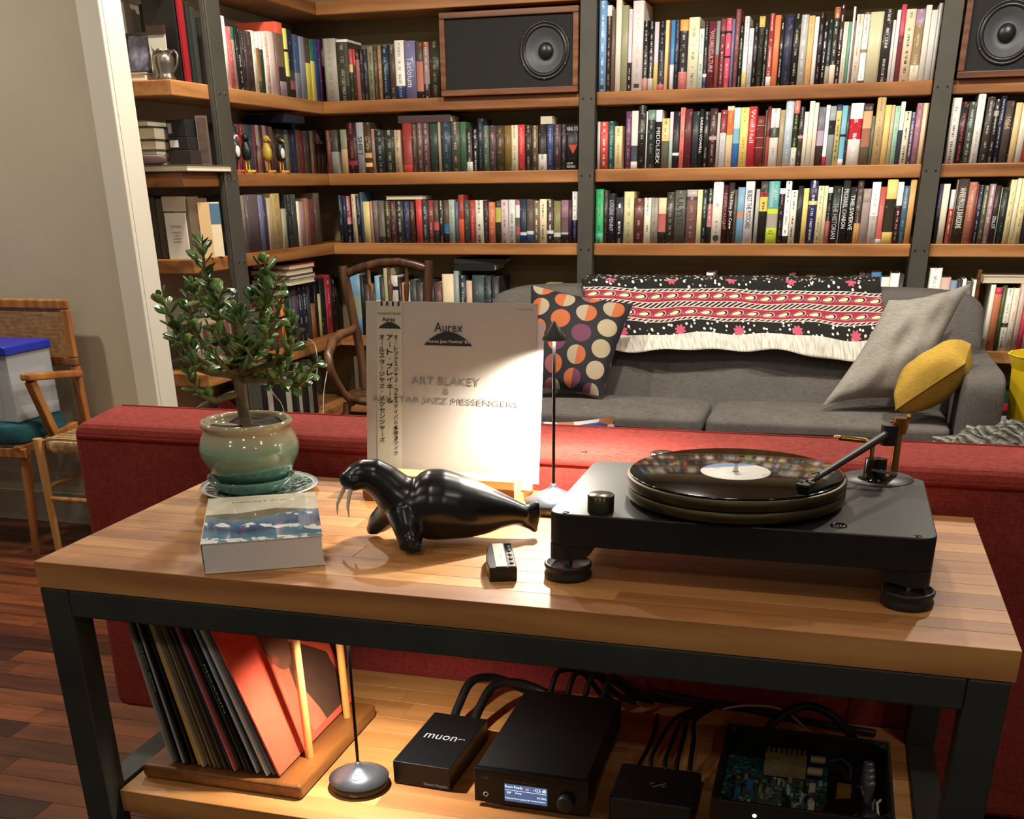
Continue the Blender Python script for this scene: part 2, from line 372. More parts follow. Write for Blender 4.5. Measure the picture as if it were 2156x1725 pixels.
# ================================================================== books
# one line per shelf run: "width_px top_px colours(top to bottom, @ends in %)  /colour of small lettering  =TITLE"
ROWS = {
'R1B2': (1259, 191, 1965, 172, '''15 -6 78a8d8 /fff|10 12 eee@12,43322e /baa|7 22 766557|12 -2 ece8d4|14 12 a0a080|8 20 d8ccd8@65,332828 /fff|22 2 ece4e0 /dcc|11 44 242220@83,d8988a /ccc
11 46 242220@83,ccc8c0 /ccc|9 47 d8ccd4@60,e8d088|12 46 242226@92,e06888 /99a|8 43 f4d898|3 50 85504c|9 43 4888b8@64,eee|9 43 333548 /889|17 42 f0a850@16,242020@75,d87878 /baa
22 37 e8e4c4 /998|10 61 d4e8e0 /799|8 46 242226@78,eee@83,444870 /aaa|15 46 6c2c34 =VISUAL_CULTURE/dbb|8 45 8a9490@50,98544c|11 40 84444c@18,2c1c20@22,84444c /ecc|12 39 e05874@18,2c1c20@22,e05874@54,2c1c20@57,e05874 /fcc|6 41 7878a4
10 20 84504c /a88|8 55 22241f /bcb|10 35 dde0e4@78,f0d880 /aaa|10 60 d4dae4 /aab|9 50 222 /888|12 35 f4c468@15,36342c /665|8 33 242a24 /cdc|11 29 943c34@87,f4e8e0 /fcc|12 33 f08858|8 40 242222 /eee|18 31 30344c /556
14 30 222420 /cb8|15 32 b8b8b4 /eee|12 34 f4c484 =/e96|9 36 f4f4ec|10 28 242224 /a88|9 45 262628 /fff|9 42 2a3434@72,b8b498 /999|12 16 b4643c@14,34302a@75,f4e8d4 /cdc|9 12 3c2a28 /fff
10 47 f0ead8 /ba9|6 47 74a890|5 15 eaeae4|3 45 8c8880|14 31 f0e8dc /e96|13 27 84504a@3,eee@52,999478@57,eee@97,84504a /aaa|27 26 d8d4b0|19 21 34322e =/ddd|6 43 e8e4e0|8 22 eeeae6|10 10 c8546c@40,884048
20 20 f0d8b8 /554|18 20 a488a4@22,9a8460@78,f0e8d8 /cb9|12 12 eae8dc|13 22 dcd8d4|8 8 c8c8c4''', 'sofa bay', 'centre post', 1),
'R2B2': (1256, 358, 1941, 343, '''6 257 c8c4c0|15 257 c44c44 /fdd|12 256 2c5658 /8ba|15 266 ecd09c /997|6 400 -|11 235 644060 /b8a|13 234 dcd4cc@60,444850@88,f0e8e0|15 222 262422 /998|3 235 ddd|15 232 688478@17,343c38 /99a
12 232 f8f8ec@20,222 =MIDDLESEX/ddd|15 250 f4c484@45,6c6858 /776|7 236 ecccd8@50,b8d8c8|13 235 242026@73,eee@78,1e1e20|9 227 f48478 /b44|14 230 602c30|14 235 30343c|8 230 222 =SARAH_VOWELL/fff|11 235 222 /aaa|15 229 422c2a@47,c0a8a0@53,3c2826 /a88
6 238 b8b4ac|12 232 803038@40,dce0e4 /bbc|13 224 f4d8a8@7,f07844@47,f4d8a8 /ba8|13 227 b8e4d8@35,80b8d0@60,3870b8|16 227 f4d880 /b95|15 225 c43844 =Wolf_Hall/fdd|16 245 702c2c@18,d8b098@19,702c2c@42,d8b098@43,702c2c@62,d8b098@63,702c2c|4 232 645444|7 225 702c2c@50,b4584c
17 229 e4dcd8@33,444840@50,e4e0d4 /aaa|10 232 a89878|16 208 b4c4d0 /eee|11 211 cc7470@20,242c1c@72,f4f4ec /ab6|10 226 242020@48,eca098@53,444034 /999|8 236 ece8d4|10 214 ece8d4|8 217 f4e4d0|14 226 74707c@40,b8a8c0@66,3c3230|8 222 eae6ea@85,c43844|12 224 98a4a4@24,202020@48,98a4a4
11 221 34386c@10,e8d890 /554|11 223 78b8cc@48,222@52,78b8cc@90,eee|5 224 4c3c40|25 218 eeeae4@25,bc2434@58,eeeae4 /fff|18 219 443430@12,dcb488@40,a87058@70,685848|6 245 64745c|17 204 c4a878 /986|12 222 eccc80|7 222 c8b898|10 224 a4d4bc /798|9 215 eae8da@45,444858
13 235 ece6c8 =/443|9 237 605074 /eee|12 218 a07480 /c9a|11 218 ecccaa''', 'sofa bay', 'centre post', 2),
'R3B2': (1252, 512, 1915, 513, '''16 399 35a066@82,6cc49c /264|9 401 3a2c28 /766|14 408 22242e =LOUISE_PENNY/bbc|17 416 22242c /eee|20 404 d0cc9c /998|20 418 5c302c /a88|14 417 ece8d4 /443|14 417 989488 /776|16 417 ecc8a0@35,b46464@75,24201e
16 405 36342e /998|22 401 585850 =ULYSSES/32302c|22 400 a8a4a0@13,54504c@20,846460 /b99|10 400 e8e4ac|10 400 243030 /9a9|10 398 242624@28,b87874@70,222 /ddd|20 381 ece8d8 /aa9|10 390 401820 =NEVER_CAUGHT/c88|12 385 302426 =The_New_Jim_Crow/ffd|6 400 585044|15 395 78a0bc@45,d08860@53,78a0bc
18 381 dcdadc =BEREST_THE_POSTCARD/333|3 400 -|8 399 acaaa0|16 382 3a3832@17,a83440@25,e8d070@48,262420 /332|22 381 54a4a4@44,cce448@52,a8a494@75,cce448 =OPPENHEIMER/eee|11 397 eee@10,322a2c /a9a|12 380 eeeee6@88,222 /333|13 401 ece8d4 /443|11 392 242426|11 397 e8d078|17 380 242850@32,f4dc84@38,303460 /eee
12 392 e8dcac /776|8 392 dcd4b0|9 395 eee@10,242420@60,c46064 /999|17 392 242a28 =THE_HISTORIAN/bbb|2 395 ddd|15 380 222624 =MICHAEL_CHABON/eee|13 394 222624 =THE_SWERVE/fff|13 378 40302c@68,dca868 /987|16 398 988c88@25,b8a8a4|17 384 ece8e8@55,c8c4bc /aaa|12 394 b45450@92,c8d4e0
21 377 e8cc74@30,322e20@82,e8cc74|12 384 f8f8f0@38,542630 /eee|12 392 46687c /9ab|13 378 d8a468''', 'sofa bay', 'centre post', 3),
'R2B3': (1988, 342, 2175, 340, '''20 207 e8e4dc /443|17 215 262022 /c55|17 215 4a5248 /bbb|17 199 eceae2 /bbb|4 400 -|17 205 443e38 /bbb|12 210 34302c@18,aaa@26,34302c /ddd|13 203 22243a /aab|18 213 504440 =1066/db8|3 230 222|14 217 e8c890|16 218 dcd8c4|12 220 c44444|15 214 ece4cc''', 'far bay', 'end post', 2),
'R3B3': (1962, 512, 2175, 512, '''8 388 44465a@55,2a2422|15 388 ece8d0|3 400 -|10 400 c8ccd0@35,c45448 /fff|3 378 988870|23 377 40342c =ANNIE_PROULX_BARKSKINS/ffe|18 384 a8705a /c98|4 388 843434|11 390 24283a /aaa|11 391 5c5c4c /cc9|13 388 a48488 /eee|12 391 342828 =ZEALOT/eee|3 395 998|15 395 242c28 /575|13 379 e8dca8 /a97|10 374 ece8c4|15 376 e8dca8 /a97|16 384 30344c|14 382 2c3058''', 'far bay', 'end post', 3),
'R1B1': (688, 214, 929, 206, '''25 81 b4b0a4 /998|23 83 f4f4f0@4,444234@75,33302c /998|8 103 c4504c@30,e8c898@45,444034 /888|6 104 c4504c@30,544034|7 104 342424@20,b4746a|7 104 2c2624@20,35323a /889|8 103 34323a /888|13 98 8a8a6c /443|8 97 544436 /987|8 96 987858 /db8|14 95 243240 /9ab|12 96 54453a /a98|19 85 eeeae0@78,22406c /999|22 86 78789c =Taelolum/eee|14 88 54443c@35,b87464@88,222|12 88 a45444@12,a08484@75,44383a /dcc|22 86 343428 /886''', 'corner bay', 'speaker', 1),
'R2B1': (691, 364, 1218, 359, '''8 275 744038 /a66|14 274 44403a@50,989894|4 400 -|13 273 88866c@45,ccb088|18 259 341418@75,84283a@84,2a1014 /844|15 258 9a9aa2 =SHIFT/333|14 258 40321e@60,c8a468@70,40321e@80,e8b870@88,40321e =DUST/da6|6 272 98786a|18 274 263030 /888|19 274 33352c /998|12 274 bca888 /765|3 400 -|18 260 903830@85,c84444|9 261 544440 /987|12 260 645448 /a98|12 260 64484c /baa|17 260 34443a|5 258 a89880|19 258 304048 /678
17 257 485040 /c9a|12 257 44664e|11 270 36302a@78,eee /cba|11 272 202222 =/ddd|10 250 28323c /678|11 265 566656 /9a8|13 265 54444a /c88|16 265 44402e /b66|13 265 7c6430|13 264 dcd4b4 /998|13 263 c84444 /e88|13 264 322a28 /998|12 265 605040 /cb9|16 262 26221e@65,e8e4dc /443|13 262 34466c /88b|14 262 44363c /988|10 262 322a30 /777|24 262 20201e''', 'corner bay', 'corner', 2),
'R3B1': (717, 512, 1215, 511, '''8 412 232c2c /899|7 413 22284a|8 413 90504c@45,b87478@60,222 /eee|3 400 -|8 409 c8b898 /665|8 412 22242e /99a|5 405 40566a|13 425 d8c888|5 424 b48880|11 423 746860 /988|12 423 665c54@85,333|11 424 443e30 /bb8|11 424 543c36 /a77|14 424 30343a =/ba8|12 424 343858 /667|10 424 443028 /b64|2 400 -|12 421 c84444|11 423 344038 /aab|11 422 843c3a /caa|10 423 544438@50,b45458@70,333|9 423 33302c /ccb|10 422 544438@55,306890@78,222|12 421 a4aea0 /788
7 425 506478|11 411 943830@50,e46844|11 422 444840 /677|11 422 a44038 /d88|15 422 dcd8c8 =/443|10 423 32242a /866|13 426 c87450 /ea8|11 424 443434@15,bcbc64@50,33322c|14 421 ccbcbc /755|13 421 ccd0cc /666|9 423 b46464@10,eee@40,686458@60,a45458@80,555|13 421 243246@75,ccc@82,163468|14 421 54463c@72,ccc@80,344868|11 423 786a54 /eed|14 420 e8dcb8 /554|13 423 443634@70,ccc@78,222 /ccc|14 424 787448@75,bbb@85,44402e|15 422 866478@40,685458@75,aaa@80,242024|6 422 442430|11 404 e4e2de@55,222c4c /778''', 'corner bay', 'corner', 3),
'R1L': (473, 179, 686, 215, '''7 35 989a94|8 34 ece8d8|9 57 c46468 /e99|8 57 347454@20,bca898|9 57 222 /ddd|7 66 34302e /887|15 66 443838 /655|9 65 ece8d4 /ab9|7 70 eee@25,946840@80,54503a|7 70 eee@27,344a40|10 68 eee4d8 /d95|13 67 ead8d0|4 68 876864|15 47 f46850@15,786850@60,302a2c@80,a89aa8|7 60 ecec80@30,262818@34,ecec80@70,332|11 63 22263a@60,444044@75,94545c@88,222|11 73 40587c@60,8a8a98|11 77 8a90a0|11 80 544438@40,ecea58|8 83 347454@35,e8dc80|10 83 345080|6 83 643468''', 'side wall', 'side post', 1),
'R2L': (498, 364, 690, 364, '''7 258 444|7 262 866a58|7 262 883034 /dbb|7 263 885450|6 263 306468|6 264 44485a|7 264 844450|7 264 aaa898|7 265 683034|7 265 a89894|6 266 544448|7 267 785850|7 272 443c34|8 272 685848|7 272 444a52|8 273 788474|7 273 33343c|8 260 2a3c60|8 274 744c3c|7 276 6c3034|6 276 55504c|7 276 333|6 276 986a50|7 275 34383a|8 274 744440|8 275 4c4c48''', 'side wall', 'side post', 2),
'R3L': (510, 537, 682, 518, '''14 412 787464 /665|24 410 50464a|8 411 68688a|7 412 30344a|10 417 a89474|16 408 a8905c /876|8 440 989884|11 410 222624 /555|9 409 34403a|5 424 dcd4bc|8 425 98787c|7 418 8a6450|12 420 643438|10 407 54463c''', 'side wall', 'side post', 3),
'R4L': (560, 726, 724, 697, '''8 650 8a8a84|7 648 2c2828|7 660 645450|7 612 843a3a|6 613 855|8 612 e08838|10 600 283030|7 600 505864|8 606 645064|9 604 22283c /ccc|9 603 22283c /ccc|7 604 44464c|8 640 a46840|6 600 221f1e|5 620 ccc88c|10 588 222426|11 580 b43848 /d9a|9 580 301a1c /a88|9 585 262422''', 'side wall', 'corner', 4),
'R4B1': (738, 712, 1052, 709, '''24 578 6a94b0@35,8a9a84@70,7aa0bc|6 580 222|10 600 443438|10 598 38363a|9 582 78acc0@40,ddd|8 585 443830|13 566 a8ac88|12 580 ccc8c0@18,222@24,ccc8c0|6 585 222|8 596 b88460|7 595 aaa8a4|12 590 333c3c|12 598 44403c|6 590 222|6 592 c89888|8 590 222|14 595 543434|22 578 dccca8@62,5c2422|9 571 8a9898|12 580 202a30 /aaa|12 592 c8a890|22 580 344448|12 581 243238|14 584 2a2a2c''', 'corner bay', 'centre post', 4),
'R4B2': (1258, 708, 1889, 706, '''14 582 443f40|20 588 e4e0d8|22 589 332f30|18 583 ecdcc4|12 582 843440|14 588 34343a|22 583 e8e4e8|18 585 333|24 583 d8c0ac|18 585 ecd8cc|16 582 e04838|10 590 222|14 575 e8e4e0|22 588 222|20 588 262626|20 588 c4c0bc|16 590 222|16 588 ecc8a8|24 583 5c5440|12 584 504440|16 585 ecb878|14 577 583440|20 590 2a2a2a|18 582 8a8c9c|26 590 3a3634|24 587 e8d84c|20 592 2a2a2c|14 583 843438|14 577 34383c|10 578 24262a|20 574 4070a8|18 584 ecdcd0|18 576 eae6e0|10 578 2a2a30''', 'sofa bay', 'centre post', 4),
'R4B3': (1938, 708, 2046, 708, '''26 565 eeebe4 /998|20 585 c8a89c|14 592 7890a8|10 590 3a3634|8 588 eee|14 594 55504c|14 590 e8e0d4''', 'far bay', 'end post', 4),
'R4B4': (2064, 742, 2175, 742, '''11 600 e8e4d4|16 606 c43450@10,f0946c|9 602 445a34|15 607 eceadc@55,443c34@62,eceadc /998|14 607 ece0cc /ca8|14 598 ccb4a8|10 610 e04860|14 604 d8d0c4|14 600 6a5444''', 'far bay', 'sofa arm', 4),
}
SHELFZ = {1: BZ[1], 2: BZ[2], 3: BZ[3], 4: BZ[4]}
NAMES = {'white': 'eeeae4', 'cream': 'e8dcb8', 'black': '222222', 'grey': '8a8a88', 'charcoal': '404244', 'silver': 'b8b8b8', 'red': 'c04040', 'maroon': '6a2a32', 'salmon': 'f08a74', 'pink': 'e4a0b0', 'orange': 'e08840',
         'tan': 'b89870', 'brown': '5a463a', 'dark brown': '3c2e28', 'yellow': 'ecd470', 'olive': '6c6c44', 'green': '409060', 'dark green': '34463a', 'mint': 'a8d4c0', 'teal': '3c7878', 'blue': '5a90c0', 'pale blue': 'b4c8d8', 'navy': '262c4c', 'purple': '644068', 'lavender': '8080a8', 'mauve': '987078', 'sage': 'a0a080', 'beige': 'd0c8a0', 'hot pink': 'e05878'}
def cname(h):
    if len(h) == 3: h = ''.join(c * 2 for c in h)
    a = [int(h[i:i + 2], 16) for i in (0, 2, 4)]
    return min(NAMES, key=lambda k: sum((a[j] - int(NAMES[k][2 * j:2 * j + 2], 16)) ** 2 for j in range(3)))
def ordn(n): return '%d%s' % (n, 'th' if 10 < n % 100 < 14 else {1: 'st', 2: 'nd', 3: 'rd'}.get(n % 10, 'th'))

def book_mat():
    t = NT('book_cover')
    a = t.n('ShaderNodeAttribute'); a.attribute_name = 'Col'; b = t.n('ShaderNodeAttribute'); b.attribute_name = 'Txt'
    uv = t.sep(t.coord('UV'))
    oi = t.n('ShaderNodeObjectInfo')
    vv = t.math('ADD', uv[1], t.math('MULTIPLY', oi.outputs['Random'], 7.0))
    # illegible small lettering: word gaps, then strokes, inside the middle of the spine
    word = t.noise(t.comb(0.0, vv, oi.outputs['Random']), 38, 0)
    let = t.noise(t.comb(t.math('MULTIPLY', uv[0], 3.2), t.math('MULTIPLY', vv, 420.0), 0.0), 1.0, 0)
    m = t.math('MULTIPLY', t.math('GREATER_THAN', word, .46), t.math('GREATER_THAN', let, .5))
    m = t.math('MULTIPLY', m, t.math('LESS_THAN', t.math('ABSOLUTE', t.math('SUBTRACT', uv[0], .5)), .14))
    m = t.math('MULTIPLY', m, b.outputs['Alpha'])
    nz = t.noise(t.coord(), 60, 4)
    c = t.mix(t.math('MULTIPLY', t.math('GREATER_THAN', nz, .66), .12), a.outputs['Color'], (.9, .86, .78, 1))
    t.base(t.mix(m, c, b.outputs['Color'])); t.set(.42, spec=.4)
    return t.m
M_book = book_mat()
def book_arrays(W, H, D, bands, txt, acc, M=None):
    """cover shell: rounded spine facing -y with colour bands, two boards, open at the top, foot and fore-edge; pages go elsewhere"""
    t = min(.0025, W * .16); e = min(.004, W * .2)
    prof = [(0, e), (W * .18, e * .25), (W * .5, 0), (W * .82, e * .25), (W, e), (W, D), (W - t, D), (W - t, e + t), (t, e + t), (t, D), (0, D)]
    us = [0, .18, .5, .82, 1] + [-1] * 6
    zs = [H * (1 - f) for f, _ in bands]          # top of each band
    lev = [0.0] + sorted(set([H * (1 - f) for f, _ in bands]))
    n = len(prof); base = len(acc['v'])
    for z in lev:
        for (x, y) in prof:
            p = Vector((x, y, z)); acc['v'].append(M @ p if M else p)
    def colat(z):
        for f, c in reversed(bands):
            if z < H * (1 - f): return c
        return bands[0][1]
    main = max(bands, key=lambda q: 1)[1] if len(bands) == 1 else bands[len(bands) // 2][1]
    tc = txt if txt else (0, 0, 0, 0)
    for j in range(len(lev) - 1):
        zc = (lev[j] + lev[j + 1]) / 2; c = colat(zc)
        for i in range(n):
            k = (i + 1) % n
            acc['f'].append((base + j * n + i, base + j * n + k, base + (j + 1) * n + k, base + (j + 1) * n + i))
            sp = i < 4
            acc['c'].append(c if (sp or i in (4, 10)) else main); acc['t'].append(tc if sp else (0, 0, 0, 0)); acc['s'].append(sp)
            acc['uv'].append([(us[i], lev[j]), (us[k], lev[j]), (us[k], lev[j + 1]), (us[i], lev[j + 1])] if sp else [(-1, 0)] * 4)
    top = (len(lev) - 1) * n
    for (o, flip) in ((0, True), (top, False)):    # rims
        for q in ((0, 1, 8, 9, 10), (1, 2, 3, 7, 8), (3, 4, 5, 6, 7)):
            idx = [base + o + z for z in q]
            if flip: idx.reverse()
            acc['f'].append(tuple(idx)); acc['c'].append(main); acc['t'].append((0, 0, 0, 0)); acc['s'].append(False); acc['uv'].append([(-1, 0)] * len(idx))
    return t, e
def newacc(): return {'v': [], 'f': [], 'c': [], 't': [], 's': [], 'uv': []}
def acc_mesh(acc, name):
    me = bpy.data.meshes.new(name); me.from_pydata([tuple(v) for v in acc['v']], [], acc['f'])
    me.polygons.foreach_set('use_smooth', acc['s'])
    for nm, key in (('Col', 'c'), ('Txt', 't')):
        at = me.color_attributes.new(nm, 'FLOAT_COLOR', 'CORNER'); d = []
        for f, c in zip(acc['f'], acc[key]): d += list(c) * len(f)
        at.data.foreach_set('color', d)
    ul = me.uv_layers.new(name='UVMap'); d = []
    for u in acc['uv']:
        for q in u: d += [q[0], q[1]]
    ul.data.foreach_set('uv', d)
    me.update(); return me
PAGE = {}
def parse_bands(s):
    out = []; start = 0.0
    for p in s.split(','):
        if '@' in p: c, e = p.split('@'); out.append((start, hexc(c))); start = float(e) / 100
        else: out.append((start, hexc(p)))
    return out
BOOKS = []
for key, (x0, y0, x1, y1, data, place, ref, lvl) in ROWS.items():
    toks = [q.strip() for q in data.replace('\n', '|').split('|') if q.strip()]
    items = []
    for q in toks:
        p = q.split()
        items.append([float(p[0]), float(p[1]), p[2], p[3] if len(p) > 3 else ''])
    tot = sum(i[0] for i in items); sc = (x1 - x0) / tot
    side = key.endswith('L'); z = SHELFZ[lvl]
    u = x0
    n = 0; row = []
    for (wd, top, cols, ex) in items:
        ua, ub = u, u + wd * sc; u = ub
        if cols == '-': continue
        ins = random.uniform(.004, .012); fx = .008
        if key == 'R2L': ins = fx = .088
        if key == 'R4L': ins = fx = .068
        vb = y0 + (y1 - y0) * ((ua + ub) / 2 - x0) / (x1 - x0)
        if side:
            a = px(ua, vb, XS - fx); b = px(ub, vb, XS - fx); tp = px((ua + ub) / 2 - .1 * (vb - top), top, XS - fx)
            s0, s1 = a.y, b.y
        else:
            a = py(ua, vb, YS + fx); b = py(ub, vb, YS + fx); tp = py((ua + ub) / 2, top, YS + fx)
            s0, s1 = a.x, b.x
        H = max(.1, min(tp.z - z, (.338 if lvl == 1 else .37) if lvl in (1, 4) else .249))
        W = (s1 - s0) - .0012
        row.append([key, s0 + .0006, W, H, ins, cols, ex, side, z, (ub - ua) * (vb - top)])
    if ref in ('speaker', 'corner') and key not in ('R2B1', 'R3B1', 'R4L'): row_n = list(range(len(row), 0, -1))
    elif key in ('R4B1', 'R4L'): row_n = list(range(len(row), 0, -1))
    else: row_n = list(range(1, len(row) + 1))
    for k, r in zip(row_n, row): BOOKS.append(r + [k, place, ref, lvl])
# about 300 that show largest are single books, the sliver-thin rest one object
vis = lambda r: r[9] * (.28 if r[0] == 'R4B2' else .35 if r[0] in ('R4B1',) else .6 if r[0] in ('R2L', 'R4L') else 1)
order = sorted(BOOKS, key=vis, reverse=True)
single = set(id(r) for r in order[:300])
M_txt = {}
def txtmat(h):
    if h not in M_txt: M_txt[h] = plain('print_' + h, h, .5)
    return M_txt[h]
far = newacc(); farpages = MB()
LV = {1: 'top', 2: 'second', 3: 'third', 4: 'lowest'}
for r in BOOKS:
    key, s0, W, H, ins, cols, ex, side, z, _a, k, place, ref, lvl = r
    D = min(.225, max(.11, H * .68)) if key not in ('R2L', 'R4L') else .13; bands = parse_bands(cols); t3 = ex.split('/')
    txt = hexc(t3[1]) if (len(t3) > 1 and not t3[0].startswith('=')) else (hexc(t3[1]) if ex.startswith('=/') else None)
    rz = PI / 2 if side else 0
    loc = Vector((XS - ins, s0, z + .0008)) if side else Vector((s0, YS + ins, z + .0008))
    if id(r) not in single:
        Mw = Matrix.Translation(loc) @ Matrix.Rotation(rz, 4, 'Z')
        t, e = book_arrays(W, H, D, bands, txt, far, Mw)
        farpages.box((t, e + t, .002), (W - t, D - .004, H - .004), Mw)
        continue
    acc = newacc(); t, e = book_arrays(W, H, D, bands, txt, acc)
    me = acc_mesh(acc, 'book'); me.materials.append(M_book)
    o = bpy.data.objects.new('book', me); COL.objects.link(o); o.location = loc; o.rotation_euler = (0, 0, rz)
    mainc = cols.split(',')[len(cols.split(',')) // 2].split('@')[0]
    thick = 'slim ' if W < .016 else 'thick ' if W > .033 else ''
    tall = 'tall ' if H > .26 and lvl != 4 else ''
    names = []
    for q in cols.split(','):
        nm = cname(q.split('@')[0])
        if nm not in names: names.append(nm)
    cn = names[0] if len(names) == 1 else ' and '.join(names[:2])
    lab = '%s%s%s book, %s from %s, %s shelf, %s' % (tall, thick, cn, ordn(k), ref, LV[lvl], place)
    tag(o, lab, 'book', 'books on the %s shelf, %s' % (LV[lvl], place))
    pm = MB().box((t, e + t, .002), (W - t, D - .004, H - .004)); pm.build('pages', M_paper, o)
    if ex.startswith('=') and len(t3[0]) > 1:
        s = t3[0][1:].replace('_', ' ')
        if s == 'DUST':
            for q, ch in enumerate(s): put_text('title_lettering', ch, txtmat(t3[1]), o, (W * .28, 0, H * (.66 - .075 * q)), (1, 0, 0), (0, 0, 1), height=H * .06, length=W * .45, lift=.0006)
        elif s == 'OPPENHEIMER':
            put_text('title_lettering', 'ROBERT', txtmat('eee'), o, (W * .58, 0, H * .93), (0, 0, -1), (1, 0, 0), length=H * .24, height=W * .24, lift=.0008)
            put_text('title_lettering', s, txtmat('eee'), o, (W * .2, 0, H * .98), (0, 0, -1), (1, 0, 0), length=H * .4, height=W * .24, lift=.0008)
            put_text('author_lettering', 'RAY', txtmat('333'), o, (W * .3, 0, H * .19), (1, 0, 0), (0, 0, 1), length=W * .4, height=H * .03, lift=.0008)
            put_text('author_lettering', 'MONK', txtmat('333'), o, (W * .22, 0, H * .145), (1, 0, 0), (0, 0, 1), length=W * .56, height=H * .03, lift=.0008)
        else:
            L = {'Wolf Hall': .55, 'SHIFT': .38, '1066': .2, 'ULYSSES': .62, 'ZEALOT': .22, 'Taelolum': .52}.get(s, .62)
            st = {'Wolf Hall': .95, 'SHIFT': .72, '1066': .74, 'ZEALOT': .48, 'Taelolum': .72, 'MIDDLESEX': .7, 'THE HISTORIAN': .7}.get(s, .86)
            hh = .62 if W < .03 else .55
            put_text('title_lettering', s, txtmat(t3[1]), o, (W * (.5 - hh / 2), 0, H * st), (0, 0, -1), (1, 0, 0), length=H * L, height=W * hh, lift=.0008)
    if key == 'R2B1' and W > .04 and cols == '20201e':
        for (s, zz, hh, ln) in (('NEAL STE', .86, .085, .86), ('CRYP', .11, .05, .5), ('NOMIC', .04, .05, .7)):
            put_text('title_lettering', s, txtmat('d8d4c8'), o, (W * .07, 0, H * zz), (1, 0, 0), (0, 0, 1), length=W * ln, height=H * hh, lift=.0012)
        MB().add([(W * .2, -.0012, H * .55), (W * .92, -.0012, H * .55), (W * .56, -.0012, H * .34)], [(0, 2, 1)]).build('cover_triangle', txtmat('b84030'), o)
    if cols == 'ece4e0' or cols == '78a8d8':
        MB().add([(W * .25, -.0008, H * .03), (W * .75, -.0008, H * .03), (W * .75, -.0008, H * .075), (W * .25, -.0008, H * .075)], [(0, 1, 2, 3)]).add([(W * .35, -.0012, H * .035), (W * .65, -.0012, H * .035), (W * .5, -.0012, H * .065)], [(0, 1, 2)]).build('publisher_mark', txtmat('222'), o)
    if cols == 'ece8d8' and lvl == 3:
        MB().cyl((W * .5, .0001, H * .085), (W * .5, -.0008, H * .085), W * .3, 20).build('publisher_mark', txtmat('1a1a1a'), o)
me = acc_mesh(far, 'book_rows'); me.materials.append(M_book)
fo = bpy.data.objects.new('book_rows', me); COL.objects.link(fo)
tag(fo, 'narrow and half-hidden books filling the gaps in the shelf rows', 'books', kind='stuff')
farpages.build('pages', M_paper, fo)['kind'] = 'stuff'

def row_top(key, a, b):
    return max([r[8] + r[3] for r in BOOKS if r[0] == key and r[1] < b and r[1] + r[2] > a] + [0]) + .0016
# ================================================================== soft shapes
def spow(c, e): return math.copysign(abs(c) ** e, c)
def superbox(mb, lo, hi, e=.28, n=32, m=18, M=None):
    lo = Vector(lo); hi = Vector(hi); c = (lo + hi) / 2; h = (hi - lo) / 2
    def fn(u, v):
        a = 2 * PI * u; b = PI * (v - .5)
        q = Vector((h.x * spow(math.cos(b), e) * spow(math.cos(a), e), h.y * spow(math.cos(b), e) * spow(math.sin(a), e), h.z * spow(math.sin(b), e)))
        q = c + q
        return M @ q if M else q
    mb.grid(fn, n, m); return mb
def pillow(mb, A, B, C, D, th, n=18, pinch=.1, wr=0.0, seed=0, back=1.0, puff=.5):
    """A bottom-left, B top-left, C top-right, D bottom-right; puffed on both sides"""
    A, B, C, D = [Vector(q) for q in (A, B, C, D)]
    nm = ((D - A).cross(B - A)).normalized(); cen = (A + B + C + D) / 4
    rng = random.Random(seed); ph = [rng.uniform(0, 6.28) for _ in range(4)]
    def fn(sgn):
        def g(u, v):
            s, t = 2 * u - 1, 2 * v - 1
            p = A * (1 - u) * (1 - v) + D * u * (1 - v) + C * u * v + B * (1 - u) * v
            k = pinch * ((1 - s * s) * abs(t) ** 3 + (1 - t * t) * abs(s) ** 3)
            p = p + (cen - p) * k
            hgt = th * .5 * (max(0, 1 - s ** 2) ** puff) * (max(0, 1 - t ** 2) ** puff)
            if wr: hgt *= 1 + wr * (math.sin(5 * s + 3 * t + ph[0]) + .7 * math.sin(7 * t - 4 * s + ph[1]) + .5 * math.sin(11 * s + ph[2]))
            return p + nm * (hgt * sgn * (back if sgn < 0 else 1))
        return g
    mb.grid(fn(1), n, n); mb.grid(lambda u, v: fn(-1)(1 - u, v), n, n)
    return mb
def plane_hit(u, v, p, n):
    d = ray(u, v); n = Vector(n); return CAM + d * ((Vector(p) - CAM).dot(n) / d.dot(n))

# ================================================================== red sofa in front, seen from behind
M_red = fabric('red_wool', '6b211c', '9c3f36', 520, bump=.5)
M_redpipe = fabric('red_piping', '641712', '8a2820', 500)
rs = thing('red_sofa', 'red upholstered sofa standing with its back against the console table', 'sofa', (.95, .9, 0))
bk = MB().box((-.405, .614, .165), (2.45, .846, .832))
for i, v in enumerate(bk.v):
    if v.x < 0: bk.v[i] = v + Vector((-.025 if v.y > .7 else (.03 if v.z > .5 else .012), 0, 0))
bko = bk.build('backrest', M_red, rs, bevel=.028, seg=4, world=True)
for (yy, zz) in ((.6155, .806), (.838, .826)):
    MB().tube([(-.36 if yy < .7 else -.40, yy, zz), (2.42, yy, zz)], .0055, 8).build('piping', M_redpipe, rs, world=True)
xs_seam = py(1790, 1480, .613).x
MB().tube([(xs_seam, .6135, .17), (xs_seam, .6135, .80)], .003, 6).build('seam', M_redpipe, rs, world=True)
superbox(MB(), (-.40, .86, .14), (.95, 1.75, .44), .18).build('seat_cushion', M_red, rs, world=True)
superbox(MB(), (.96, .86, .14), (2.40, 1.75, .44), .18).build('seat_cushion', M_red, rs, world=True)
for xa in (-.43, 2.30):
    MB().box((xa, .85, .12), (xa + .16, 1.78, .62)).build('arm', M_red, rs, bevel=.025, seg=3, world=True)
